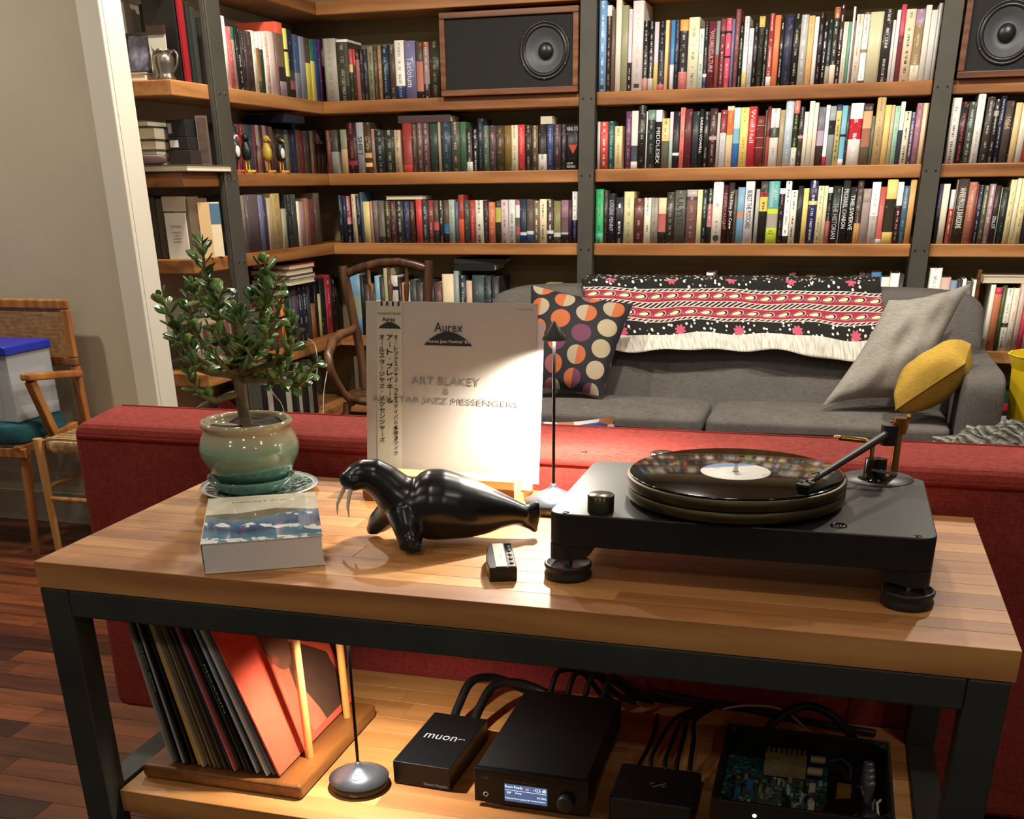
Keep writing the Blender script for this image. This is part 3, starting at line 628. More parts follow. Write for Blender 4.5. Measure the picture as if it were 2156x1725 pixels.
for (xa, ya) in ((.15, .8), (2.3, .7), (-.3, 1.7), (2.3, 1.7)):
    MB().cyl((xa, ya, 0.001), (xa, ya, .17), .018, 12, .026).build('leg', plain('dark_wood_leg', '2a1a10', .5) if 'dark_wood_leg' not in bpy.data.materials else bpy.data.materials['dark_wood_leg'], rs, world=True)
# cushions leaning on the far side of the sofa back
tip = py(470, 829, 1.0)
o = thing('scatter_cushion', 'dark red square cushion peeking over the red sofa back beside the plant', 'cushion', (tip.x, 1.0, .46))
pillow(MB(), tip + Vector((.02, .06, -.33)), tip + Vector((-.14, .03, -.13)), tip, tip + Vector((.22, .03, -.20)), .10, 14).build('cover', fabric('deep_red_cloth', '4a1210', '6e1c18'), o, world=True)
t = NT('blue_white_print'); v1 = t.voronoi(t.coord(), 14).outputs['Color']; sp = t.sep(v1)
t.base(t.ramp(sp[0], [(0, hexc('d8d8d4')), (.45, hexc('3a5a94')), (.62, hexc('1c2030')), (.75, hexc('7a94b8')), (.86, hexc('b87850'))], 'CONSTANT')); t.set(.9)
tp = py(1206, 858, 1.1)
o = thing('scatter_cushion', 'blue and white printed cushion showing just above the red sofa back', 'cushion', (tp.x, 1.1, .46))
pillow(MB(), tp + Vector((-.18, -.02, -.31)), tp + Vector((-.17, .02, -.03)), tp + Vector((.09, .02, -.02)), tp + Vector((.18, -.02, -.30)), .11, 14).build('cover', t.m, o, world=True)
gp = py(2130, 925, 1.15)
o = thing('knit_blanket', 'bunched grey chunky knit blanket lying on the red sofa', 'blanket', (gp.x, gp.y, .45))
def kn(u, v):
    a = 2 * PI * u; b = PI * (v - .5)
    r = 1 + .05 * math.sin(9 * a + 14 * b) + .04 * math.sin(23 * b - 6 * a)
    return Vector((gp.x + .06 + .30 * r * math.cos(b) * math.cos(a), gp.y + .12 * r * math.cos(b) * math.sin(a), .46 + .175 + .175 * r * math.sin(b)))
t = NT('grey_knit'); wv = t.n('ShaderNodeTexWave', bands_direction='DIAGONAL'); wv.inputs['Scale'].default_value = 22; wv.inputs['Distortion'].default_value = 6; t.l(t.coord(), wv.inputs['Vector'])
t.base(t.ramp(wv.outputs[0], [(.1, hexc('5c5c55')), (.8, hexc('84847a'))])); t.set(.95); t.bump(wv.outputs[0], .8, .01)
MB().grid(kn, 60, 30).build('folds', t.m, o, world=True)

# ================================================================== grey sofa under the shelves
M_gs = fabric('grey_sofa_cloth', '45423f', '625e5a', 330, bump=.3)
gs = thing('grey_sofa', 'long charcoal grey sofa in front of the bookshelves', 'sofa', (.65, 3.3, 0))
SP, SN = Vector((0, 3.27, .45)), Vector((0, -.41, .33)).normalized()     # front plane of the backrest
def back_pt(xv, s, dep):   # s 0..1 from seat to top
    return Vector((xv, 3.27 + .30 * s + dep, .45 + .42 * s))
sb = MB()
def sbf(u, v):
    a = 2 * PI * u; b = PI * (v - .5)
    q = Vector((spow(math.cos(b), .22) * spow(math.cos(a), .16), spow(math.sin(a), .3) * spow(math.cos(b), .22), spow(math.sin(b), .2)))
    s = (q.z + 1) / 2 * 1.0
    return Vector((.685 + 1.045 * q.x, 3.27 + .29 * s + .13 + .13 * q.y, .30 + .565 * s))
sb.grid(sbf, 60, 22).build('backrest', M_gs, gs, world=True)
xm = .70
for (xa, xb) in ((-.355, xm - .004), (xm + .004, 1.605)):
    c = MB(); superbox(c, (xa, 2.885, .30), (xb, 3.33, .452), .2, 44, 20)
    for i, vv in enumerate(c.v):
        if vv.z > .40: c.v[i] = vv + Vector((0, 0, .018 * math.sin(PI * (vv.x - xa) / (xb - xa)) * math.sin(PI * min(1, max(0, (vv.y - 2.885) / .445)))))
    co = c.build('seat_cushion', M_gs, gs, world=True)
    MB().tube([(xa + .03, 2.884, .405), ((xa + xb) / 2, 2.879, .412), (xb - .03, 2.884, .405)], .004, 6).build('piping', fabric('sofa_piping', '2c2a28', '3c3a38') if 'sofa_piping' not in bpy.data.materials else bpy.data.materials['sofa_piping'], co).location = -gs.location
superbox(MB(), (-.48, 2.9, .08), (1.76, 3.62, .30), .12).build('base', M_gs, gs, world=True)
for (xa, xb) in ((-.49, -.362), (1.612, 1.762)):
    superbox(MB(), (xa, 2.86, .06), (xb, 3.66, .648), .2, 32, 26).build('arm', M_gs, gs, world=True)
for (xa, ya) in ((-.42, 2.96), (1.68, 2.96), (-.42, 3.55), (1.68, 3.55)):
    MB().cyl((xa, ya, .001), (xa, ya, .085), .016, 10, .022).build('leg', bpy.data.materials['dark_wood_leg'], gs, world=True)

# printed cotton throw hanging over the sofa back
def throw_mat():
    t = NT('printed_cotton'); uv = t.sep(t.coord('UV')); U, V = uv[0], uv[1]
    U4 = t.math('MULTIPLY', U, 4.4)
    blk, red, whi, cre, pin = hexc('1e1d1c'), hexc('8c2f3e'), hexc('d8d4c8'), hexc('e4cf9e'), hexc('c98a8e')
    P = t.comb(U4, V, 0.0)
    dots = t.voronoi(P, 15, rnd=.75).outputs['Distance']; dm = t.math('LESS_THAN', dots, .30)
    black = t.mix(dm, blk, whi)
    # flowers along the outer edge
    def flower(v0):
        cu = t.math('SUBTRACT', t.math('FRACT', t.math('MULTIPLY', U, 5.0)), .5); du = t.math('MULTIPLY', cu, .88); dv = t.math('SUBTRACT', V, v0)
        r = t.math('POWER', t.math('ADD', t.math('MULTIPLY', du, du), t.math('MULTIPLY', dv, dv)), .5)
        ang = t.math('ARCTAN2', dv, du); rr = t.math('ADD', .05, t.math('MULTIPLY', t.math('ABSOLUTE', t.math('SINE', t.math('MULTIPLY', ang, 4.0))), .035))
        return t.math('LESS_THAN', r, rr)
    black = t.mix(flower(.70), black, hexc('b05064')); black = t.mix(flower(.0), black, hexc('b05064'))
    # paisley rows on the red bands
    def pais(v0, n):
        fu = t.math('SUBTRACT', t.math('FRACT', t.math('MULTIPLY', U, n)), .5); dv = t.math('DIVIDE', t.math('SUBTRACT', V, v0), .052)
        dv = t.math('ADD', dv, t.math('MULTIPLY', fu, .7))
        wd = t.math('MULTIPLY', t.math('ADD', fu, .62), .72)
        e = t.math('ADD', t.math('POWER', t.math('MULTIPLY', fu, 2.3), 2.0), t.math('POWER', t.math('DIVIDE', dv, t.math('ADD', wd, .08)), 2.0))
        return e
    e1 = pais(.245, 19.0); e2 = pais(.465, 19.0)
    def band(e, bg):
        c = t.mix(t.math('LESS_THAN', e, 1.35), bg, pin); c = t.mix(t.math('LESS_THAN', e, .95), c, blk); c = t.mix(t.math('LESS_THAN', e, .5), c, cre); return c
    r1 = band(e1, red); r2 = band(e2, red)
    zig = t.math('GREATER_THAN', t.math('SINE', t.math('ADD', t.math('MULTIPLY', U, 330.0), t.math('MULTIPLY', V, 160.0))), .1)
    chain = t.mix(zig, blk, hexc('b8aca0'))
    def sel(lo, hi): return t.math('MULTIPLY', t.math('GREATER_THAN', V, lo), t.math('LESS_THAN', V, hi))
    c = black
    c = t.mix(sel(.145, .18), c, chain); c = t.mix(sel(.18, .315), c, r1); c = t.mix(sel(.315, .385), c, chain); c = t.mix(sel(.385, .53), c, r2); c = t.mix(sel(.53, .565), c, chain)
    for q in (.145, .182, .313, .387, .528, .565): c = t.mix(sel(q - .004, q + .004), c, hexc('c8b8b0'))
    stripe = t.noise(t.comb(t.math('MULTIPLY', U, 160.0), t.math('MULTIPLY', V, 6.0), 0.0), 1.0, 1)
    c = t.mix(t.math('GREATER_THAN', V, .755), c, t.ramp(stripe, [(.35, hexc('a8a498')), (.6, hexc('d0ccc0'))]))
    t.base(c); t.set(.92, spec=.2); t.bump(t.noise(t.coord('UV'), 300, 2), .2)
    return t.m
th = thing('throw', 'black, white and dark red printed cotton throw hung over the grey sofa back', 'throw', (.8, 3.5, .87))
def thf(u, v):
    ut = 1226 + (1852 - 1226) * u
    vb = 742 + 26 * u + 5 * math.sin(9 * u) ; ub = 1262 + (1866 - 1262) * u
    vt = 598 + 6 * u
    if v < 0:   # over the top and down behind
        p = plane_hit(ut, vt, SP, SN); k = -v
        return p + Vector((0, .035 + .22 * min(1, k), .018 * math.sin(PI * min(1, k)) + .012))
    vv = vt + (vb - vt) * v; uu = ut + (ub - ut) * v
    p = plane_hit(uu, vv, SP, SN)
    rip = .009 * math.sin(17 * u + 3 * v) + .006 * math.sin(31 * u - 5 * v) + .008 * math.sin(6 * v + 4 * u)
    return p + SN * (.040 + rip * (.4 + v))
mb = MB(); mb.grid(thf, 90, 44, v0=-.35, v1=1.0)
tho = mb.build('cloth', throw_mat(), th, world=True); sd = tho.modifiers.new('solid', 'SOLIDIFY'); sd.thickness = .003

def dots_mat():
    t = NT('dot_print'); uv = t.sep(t.coord('UV')); n = 4.1
    U = t.math('MULTIPLY', uv[0], n); V0 = t.math('MULTIPLY', uv[1], n * 1.1)
    par = t.math('MODULO', t.math('FLOOR', U), 2.0)
    V = t.math('ADD', V0, t.math('MULTIPLY', par, .5))
    fu = t.math('SUBTRACT', t.math('FRACT', U), .5); fv = t.math('SUBTRACT', t.math('FRACT', V), .5)
    r = t.math('ADD', t.math('MULTIPLY', fu, fu), t.math('MULTIPLY', fv, fv))
    cell = t.n('ShaderNodeTexWhiteNoise', noise_dimensions='3D')
    half = t.math('GREATER_THAN', fu, 0.0)
    t.l(t.comb(t.math('FLOOR', U), t.math('FLOOR', V), half), cell.inputs[0])
    col = t.ramp(cell.outputs[0], [(0, hexc('a0552f')), (.34, hexc('5c2f44')), (.58, hexc('7a4648')), (.76, hexc('948670'))], 'CONSTANT')
    cellb = t.n('ShaderNodeTexWhiteNoise', noise_dimensions='3D'); t.l(t.comb(t.math('FLOOR', U), t.math('FLOOR', V), 3.0), cellb.inputs[0])
    col = t.mix(t.math('GREATER_THAN', cellb.outputs[0], .66), col, hexc('9a8c72'))
    c = t.mix(t.math('LESS_THAN', r, .175), hexc('17181d'), col)
    t.base(c); t.set(.75, spec=.3); t.bump(t.noise(t.coord('UV'), 260, 2), .15)
    return t.m
o = thing('scatter_cushion', 'square cushion with orange, plum and taupe dots on black', 'cushion', (py(1200, 830, 3.15).x, 3.15, .47))
pillow(MB(), py(1100, 815, 3.10), py(1118, 600, 3.34), py(1334, 640, 3.36), py(1268, 836, 3.10), .13, 22, .05, .05, 3).build('cover', dots_mat(), o, world=True)
M_gp = fabric('grey_linen', '6f6c66', '938f86', 260, bump=.3)
o = thing('scatter_cushion', 'large grey linen cushion leaning in the sofa corner', 'cushion', (py(1840, 850, 3.12).x, 3.12, .47))
pillow(MB(), py(1732, 853, 3.04), py(1872, 632, 3.30), py(2045, 596, 3.40), py(1930, 845, 3.12), .17, 26, .1, .10, 5).build('cover', M_gp, o, world=True)
M_mu = fabric('mustard_cotton', '8f7228', 'b39342', 300, bump=.2)
a, b = py(1884, 864, 2.92), py(2032, 766, 2.93)
dirv = Vector((.03, .17, .05))
o = thing('scatter_cushion', 'plump mustard yellow cushion wedged against the sofa arm', 'cushion', (a.x, 3.0, .47))
pm = MB(); pillow(pm, a, a + dirv, b + dirv, b, .19, 20, .02, .03, 9, puff=.36)
pmo = pm.build('cover', M_mu, o, world=True)
MB().tube([a.lerp(b, k / 8) + (a + dirv / 2 + (b - a) / 2 - a.lerp(b, k / 8)) * (.06 * (1 - (k / 4 - 1) ** 2)) - Vector((0, .004, 0)) for k in range(9)], .0028, 6).build('seam', fabric('mustard_seam', '6e561c', '7e6424'), o, world=True)

# yellow tub beside the sofa arm
t = NT('yellow_plastic'); t.base(hexc('d8bc1e')); t.set(.35, spec=.5); t.b.inputs['Subsurface Weight'].default_value = .2; t.b.inputs['Subsurface Radius'].default_value = (.02, .02, .005)
M_yel = t.m
c = py(2093, 770, 3.05)
tb = thing('plastic_tub', 'bright yellow plastic tub with flared rim beside the grey sofa arm', 'tub', (1.935, 3.05, 0))
ztub = .70
MB().lathe([(.001, .003), (.10, .003), (.105, .01), (.150, ztub - .05), (.168, ztub - .006), (.172, ztub), (.165, ztub), (.146, ztub - .05), (.10, .02), (.001, .018)], n=12, smooth=False).build('body', M_yel, tb)

# wooden bow-back armchair in the corner
M_bent = wood('dark_bentwood', ('2a1a10', '4a3020', '6b4a30'), 'z', 1.2, .28)
YC = 3.35
ch = thing('wooden_armchair', 'dark bentwood armchair with spindle back in the shelf corner', 'chair', (-.72, 3.3, 0))
P = lambda u, v, y=YC: py(u, v, y)
MB().tube([P(722, 560), P(727, 590), P(737, 635), P(746, 680), P(757, 730), P(766, 790), P(772, 850)], [.019, .021, .021, .02, .02, .02, .02], 10).build('back_post', M_bent, ch, world=True)
MB().tube([P(903, 550), P(902, 590), P(900, 640), P(898, 720), P(896, 850)], [.019, .021, .02, .02, .02], 10).build('back_post', M_bent, ch, world=True)
MB().tube([P(733, 575), P(765, 562), P(800, 554), P(840, 552), P(870, 558), P(897, 566)], .0135, 10, flat=1.4).build('top_rail', M_bent, ch, world=True)
for (ua, ub) in ((776, 783), (818, 822), (856, 856)):
    MB().tube([P(ua, 562), P(ua + 1, 595), P(ub, 602), P(ub, 640), P(ub, 780)], [.0085, .0085, .014, .0085, .0085], 8).build('spindle', M_bent, ch, world=True)
MB().tube([P(747, 688), P(738, 697, 3.3), P(715, 705, 3.2), P(699, 722, 3.1), P(691, 748, 3.02), P(695, 775, 3.0), P(706, 800, 3.02), P(722, 826, 3.06), P(745, 850, 3.1)], [.017, .018, .021, .022, .02, .018, .017, .016, .016], 10).build('arm', M_bent, ch, world=True)
MB().tube([P(900, 690), P(896, 705, 3.2), P(888, 740, 3.05), P(880, 790, 3.0), P(872, 850, 3.08)], .018, 10).build('arm', M_bent, ch, world=True)
sc_ = Vector((-.745, 3.22, .43))
MB().lathe([(.001, -.02), (.15, -.022), (.18, -.01), (.185, .006), (.17, .014), (.1, .008), (.001, .006)], sc_, 28).build('seat', M_bent, ch, world=True)
for (dx, dy) in ((-.13, -.13), (.1, -.13), (-.12, .12), (.1, .12)):
    MB().tube([sc_ + Vector((dx, dy, -.015)), Vector((sc_.x + dx * 1.4, sc_.y + dy * 1.4, .001))], [.018, .013], 10).build('leg', M_bent, ch, world=True)
MB().tube([(-.86, 3.04, .18), (-.54, 3.04, .18)], .009, 8).build('stretcher', M_bent, ch, world=True)
# ================================================================== console table
TW, TD, TT = 1.406, .587, .042
ct = thing('console_table', 'oak topped console table on a black steel frame with lower shelf', 'table', (.7, .29, 0))
def staves(nm, x0, x1, y0, y1, z0, z1, widths, name):
    top = bpy.data.objects.new(nm, None); COL.objects.link(top); top.parent = ct; top.location = (x0 - ct.location.x, y0 - ct.location.y, 0)
    yy = 0.0; tot = sum(widths); k = (y1 - y0) / tot
    for i, wv in enumerate(widths):
        wv *= k
        xs = [0.0]
        if 0 < i < len(widths) - 1:
            q = random.uniform(.25, .6)
            while q < (x1 - x0) - .2: xs.append(q); q += random.uniform(.45, .8)
        xs.append(x1 - x0)
        for a, b in zip(xs[:-1], xs[1:]):
            m = MB(); m.box((0, 0, 0), (b - a, wv, z1 - z0))
            o = m.build(name, M_top, top, bevel=.0007, seg=1); o.location = (a, yy, z0)
        yy += wv
    return top
staves('tabletop', 0, TW, 0, TD, T - TT, T, [5.2, 3.6, 4.6, 5.4, 4.0, 4.8, 5.2, 4.2, 4.6, 5.0, 4.4, 5.6], 'stave')
ZS = T - .417                              # top of the lower shelf
staves('lower_shelf', .052, 1.354, .03, .60, ZS - .042, ZS, [5, 4, 5.5, 4.6, 5, 4.2, 5.4, 4.4, 5], 'stave')
zt = T - TT - .0006; LG = .05
for (xa, ya) in ((0.0, 0.0), (1.352, 0.0), (0.0, .537), (1.352, .537)):
    MB().box((xa, ya + .0006, .001), (xa + LG, ya + LG, zt)).build('leg', M_steel, ct, bevel=.003, world=True)
for yy in (0.0, .537):
    MB().box((LG + .0005, yy + .001, zt - .045), (1.3515, yy + LG - .001, zt)).build('rail', M_steel, ct, bevel=.003, world=True)
for xa in (0.0, 1.352):
    MB().box((xa + .001, LG + .0005, zt - .045), (xa + LG - .001, .5365, zt)).build('side_rail', M_steel, ct, bevel=.003, world=True)
    MB().box((xa + .001, LG + .0005, ZS - .043), (xa + LG - .001, .5365, ZS + .006)).build('side_rail', M_steel, ct, bevel=.003, world=True)

TZ = T + .0008                              # things rest here
# ================================================================== plate, saucer, jade plant
pc = pz(530, 1028, T); pc = Vector((.135, .448, TZ))
t = NT('painted_plate'); v = t.coord(); s = t.sep(v)
rad = t.math('POWER', t.math('ADD', t.math('MULTIPLY', s[0], s[0]), t.math('MULTIPLY', s[1], s[1])), .5)
nz = t.noise(v, 55, 5, .6, 2.0)
pat = t.ramp(nz, [(.44, hexc('c9d0c6')), (.5, hexc('466a60')), (.6, hexc('2f4e48'))])
t.base(t.mix(t.math('GREATER_THAN', rad, .103), t.mix(t.math('GREATER_THAN', rad, .098), pat, hexc('d8dcd4')), t.mix(t.math('GREATER_THAN', rad, .1055), hexc('7a98a8'), hexc('cdd4d0')))); t.set(.15, coat=.5)
po_ = MB().lathe([(.001, .0), (.06, .0), (.065, .003), (.10, .010), (.1085, .0135), (.107, .0155), (.098, .0125), (.07, .006), (.001, .005)], n=48).build('plate', t.m)
po_.location = (.145, .455, TZ); tag(po_, 'green and white painted plate under the plant saucer', 'plate')
M_cel = plain('celadon_glaze', '52786a', .12, var=.15, vscale=18, coat=.6)
so = MB().lathe([(.001, .0), (.062, .0), (.070, .006), (.080, .022), (.0795, .0245), (.0765, .023), (.068, .009), (.001, .006)], n=48).build('saucer', M_cel)
so.location = (.132, .452, TZ + .0086); tag(so, 'glazed green saucer holding the plant pot on the painted plate', 'saucer')
jp = thing('jade_plant', 'bushy jade plant growing in a cream and green glazed pot', 'plant', (.135, .452, TZ + .0188))
t = NT('two_tone_glaze'); v = t.coord(); s = t.sep(v); nz = t.noise(t.mapping(v, scale=(6, 6, 50)), 2.0, 4)
hh = t.math('ADD', s[2], t.math('MULTIPLY', t.math('SUBTRACT', nz, .5), .022))
t.base(t.ramp(t.math('MULTIPLY', hh, 8.0), [(.06, hexc('274840')), (.30, hexc('4c7a68')), (.56, hexc('7c9a80')), (.70, hexc('a4a184')), (.95, hexc('b0a484'))])); t.set(.1, coat=.7)
M_pot = t.m
PH = .115
MB().lathe([(.001, 0), (.058, 0), (.062, .004), (.078, .030), (.0895, .055), (.0905, .070), (.084, .088), (.0765, .099), (.0765, .103), (.083, .108), (.0835, .113), (.080, .1165), (.075, .116), (.072, .110), (.070, .100), (.001, .100)], n=56).build('pot', M_pot, jp)
soil = MB()
soil.grid(lambda u, v: Vector((.0715 * v * math.cos(2 * PI * u), .0715 * v * math.sin(2 * PI * u), .1035 + .004 * math.sin(40 * u) * v + .003 * math.sin(61 * v + 13 * u))), 40, 10)
soil.build('soil', plain('potting_soil', '241a10', .95, var=.6, vscale=120, bump=.9), jp)
M_bark = plain('jade_bark', '6b5a40', .8, var=.3, vscale=60, bump=.5)
M_twig = plain('jade_twig', '6f6540', .7, var=.25, vscale=60)
L0 = jp.location
def jpt(u, v, dy=0.0): return py(u, v, .452 + dy) - L0
trunk = [Vector((0, .0, .10)), jpt(513, 870), jpt(507, 830), jpt(504, 795), jpt(500, 770)]
MB().tube(trunk, [.0125, .0105, .0105, .0115, .0105], 10).build('trunk', M_bark, jp)
BR = [  # branch polylines in photo pixels with depth offsets (metres), leaf density
 ([(500, 790, 0), (490, 740, .0), (462, 670, .0), (443, 610, .0), (430, 560, -.01), (426, 512, -.01)], 1.25),
 ([(505, 790, 0), (528, 735, .01), (545, 690, .01), (556, 640, .0), (560, 590, .0), (558, 548, .0)], 1.1),
 ([(500, 795, 0), (450, 775, .0), (410, 750, -.01), (375, 700, -.02), (352, 650, -.02), (338, 628, -.02)], 1.15),
 ([(500, 830, 0), (478, 835, -.03), (455, 845, -.05), (425, 835, -.06), (412, 815, -.065), (404, 790, -.065)], 1.0),
 ([(508, 790, 0), (560, 770, -.02), (600, 752, -.03), (612, 735, -.035), (618, 700, -.035), (608, 668, -.03)], 1.0),
 ([(508, 795, 0), (560, 782, .02), (600, 786, .03), (635, 790, .03), (655, 778, .02), (668, 764, .02)], 1.0),
 ([(508, 798, 0), (560, 800, -.03), (600, 804, -.05), (632, 812, -.05), (645, 800, -.05)], 1.0),
 ([(500, 780, 0), (480, 740, -.05), (462, 715, -.06), (448, 700, -.06), (440, 690, -.06)], .9),
 ([(503, 780, 0), (508, 735, -.06), (506, 700, -.07), (500, 675, -.07), (494, 650, -.07)], 1.1),
 ([(506, 780, 0), (540, 740, .05), (570, 700, .06), (588, 650, .06), (596, 618, .05)], 1.0),
 ([(500, 780, 0), (440, 740, .05), (412, 700, .06), (402, 660, .06), (396, 620, .05), (402, 600, .05)], 1.0),
 ([(503, 785, 0), (470, 770, -.06), (458, 755, -.08), (448, 745, -.08)], .9),
 ([(506, 785, 0), (530, 745, -.05), (548, 725, -.07), (560, 705, -.07), (556, 690, -.07)], 1.0),
 ([(500, 790, 0), (445, 785, -.03), (410, 775, -.05), (380, 745, -.05), (368, 715, -.05)], .9),
 ([(470, 690, 0), (455, 650, -.03), (470, 610, -.02), (482, 600, -.02)], 1.0),
 ([(552, 660, 0), (572, 620, -.02), (585, 590, -.02)], .9),
 ([(470, 690, 0), (440, 650, -.02), (420, 630, -.02), (412, 622, -.02)], .9),
 ([(505, 770, 0), (520, 735, -.08), (535, 760, -.09), (548, 762, -.09)], .8),
 ([(500, 700, -.02), (515, 665, -.02), (527, 640, -.02)], .8),
]
t = NT('jade_leaf'); oi = t.n('ShaderNodeObjectInfo')
nz = t.noise(t.coord(), 40, 2)
t.base(t.ramp(t.math('ADD', t.math('MULTIPLY', oi.outputs['Random'], .8), t.math('MULTIPLY', nz, .2)), [(.1, hexc('2c4c20')), (.5, hexc('4a7030')), (.82, hexc('70904a')), (1, hexc('98a85c'))]))
t.set(.22, spec=.6); t.b.inputs['Subsurface Weight'].default_value = .15; t.b.inputs['Subsurface Radius'].default_value = (.004, .006, .002)
M_leaf = t.m
def leaf_mesh():
    m = MB(); sec = [(0, .14, .25), (.22, .46, .8), (.55, .78, 1), (.84, .62, .8), (1, .05, .15)]
    vs = []; fs = []
    for (y, w_, h_) in sec:
        vs += [(-w_ * .5, y, .06 * w_ + .10 * y * y), (0, y, .055 * h_ + .02 + .08 * y * y - .03), (w_ * .5, y, .06 * w_ + .10 * y * y), (0, y, -.055 * h_ + .08 * y * y - .03)]
    for i in range(4):
        for k in range(4): fs.append((i * 4 + k, (i + 1) * 4 + k, (i + 1) * 4 + (k + 1) % 4, i * 4 + (k + 1) % 4))
    fs.append((16, 17, 18, 19))
    m.add(vs, fs, True); me = m.mesh('leaf'); me.materials.append(M_leaf); return me
LEAF = leaf_mesh(); rngl = random.Random(11); leaves = []
for bi, (poly, dens) in enumerate(BR):
    pts = [jpt(u, v, dy) for (u, v, dy) in poly]
    n = len(pts); rads = [.0062 * (1 - i / (n - 1)) ** .8 + .0014 for i in range(n)]
    if bi >= 14: rads = [r * .55 for r in rads]
    MB().tube(pts, rads, 7).build('branch', M_twig if bi else M_bark, jp)
    seg = []; tot = 0
    for a, b in zip(pts[:-1], pts[1:]): seg.append((tot, a, b)); tot += (b - a).length
    s_ = tot * (.42 if bi < 14 else .2); kk = 0
    while s_ < tot + .004:
        for (st, a, b) in reversed(seg):
            if s_ >= st: break
        d = (b - a).normalized(); p = a + d * (s_ - st)
        side = d.cross(Vector((.3, .2, .93))); side = side.normalized() if side.length > .05 else Vector((1, 0, 0)); sid2 = d.cross(side)
        ang = kk * PI / 2 + rngl.uniform(-.5, .5)
        for sg in (0, PI) if rngl.random() < .9 else (0,):
            rd = side * math.cos(ang + sg) + sid2 * math.sin(ang + sg)
            dirl = (rd * 1.0 + d * rngl.uniform(.15, .9) + Vector((0, -.1, .25))).normalized()
            leaves.append((p + rd * .002, dirl, rngl.uniform(.020, .033) * (.8 if s_ > tot - .01 else 1)))
        kk += 1; s_ += rngl.uniform(.0115, .0160) / dens
    leaves.append((pts[-1], (d + Vector((.2, -.2, .3))).normalized(), .015))
def leafM(p, d, sz):
    up = Vector((rngl.uniform(-.4, .4), rngl.uniform(-.6, .1), 1)); x = d.cross(up).normalized(); z = x.cross(d)
    return Matrix(((x.x * sz, d.x * sz, z.x * sz, p.x), (x.y * sz, d.y * sz, z.y * sz, p.y), (x.z * sz, d.z * sz, z.z * sz, p.z), (0, 0, 0, 1)))
rngl.shuffle(leaves)
print('leaves', len(leaves))
for (p, d, sz) in leaves[:300]:
    o = bpy.data.objects.new('leaf', LEAF); COL.objects.link(o); o.parent = jp; o.matrix_local = leafM(p, d, sz)
if len(leaves) > 300:
    m = MB(); src = [v.co.copy() for v in LEAF.vertices]; fsrc = [tuple(q.vertices) for q in LEAF.polygons]
    for (p, d, sz) in leaves[300:]:
        Mx = leafM(p, d, sz); m.add([Mx @ v for v in src], fsrc, True)
    m.build('foliage', M_leaf, jp, kind='stuff')

# ================================================================== thick paperback with wave landscape
bx = thing('thick_paperback', 'thick white paperback with a blue wave landscape cover beside the plant', 'book', (.292, -.003 + .012, TZ), math.radians(27.8))
BW, BD, BH = .176, .258, .046
MB().box((0.001, .001, .001), (BW - .002, BD - .002, BH - .001)).build('pages', plain('white_pages', 'd8d2cc', .85, var=.03, vscale=200), bx)
t = NT('wave_cover'); v = t.coord('UV'); s = t.sep(v); U, V = s[0], s[1]
n1 = t.noise(t.comb(t.math('MULTIPLY', U, 3.0), 0.0, 1.0), 1.6, 3); n2 = t.noise(t.comb(t.math('MULTIPLY', U, 9.0), t.math('MULTIPLY', V, 9.0), 0.0), 1.0, 4)
hill = t.math('ADD', .52, t.math('MULTIPLY', t.math('SINE', t.math('ADD', t.math('MULTIPLY', U, 6.0), 2.6)), .08))
h1 = t.math('SUBTRACT', hill, V)
blue = t.ramp(t.math('ADD', t.math('MULTIPLY', h1, 2.6), t.math('MULTIPLY', n2, .25)), [(.1, hexc('5a7f8a')), (.4, hexc('35618c')), (.75, hexc('24375e')), (1, hexc('3e7288'))])
foam = t.math('GREATER_THAN', t.math('ADD', n2, t.math('MULTIPLY', t.math('SINE', t.math('ADD', t.math('MULTIPLY', V, 20.0), t.math('MULTIPLY', U, 4.0))), .17)), .665)
blue = t.mix(t.math('MULTIPLY', foam, t.math('LESS_THAN', V, .55)), blue, hexc('d8dcd8'))
ridge = t.math('ADD', .60, t.math('MULTIPLY', t.math('MAXIMUM', t.math('SUBTRACT', 1.0, t.math('MULTIPLY', t.math('ABSOLUTE', t.math('SUBTRACT', U, .62)), 3.2)), 0.0), .07))
c = t.mix(t.math('LESS_THAN', V, ridge), hexc('d2ccb6'), hexc('6c675c'))
c = t.mix(t.math('LESS_THAN', V, hill), c, blue)
c = t.mix(t.math('LESS_THAN', V, .07), c, t.mix(t.math('GREATER_THAN', n2, .5), hexc('d8dcd8'), hexc('5a8290')))
t.base(c); t.set(.22, coat=.5)
m = MB(); m.box((0, 0, BH - .001), (BW, BD, BH)); m.box((-.0002, .0, 0), (BW, BD, .001)); m.box((-.001, 0, 0), (0, BD, BH))
m.uv[1] = [(0, 0), (1, 0), (1, 1), (0, 1)]
for i in range(len(m.uv)):
    if m.uv[i] is None: m.uv[i] = [(0, .95)] * 4
m.build('cover', t.m, bx)
put_text('title_lettering', 'MOUNT FUJI', txtmat('7c6c58'), bx, (BW * .22, BD * .83, BH), (1, 0, 0), (0, 1, 0), length=BW * .5, height=BD * .035)

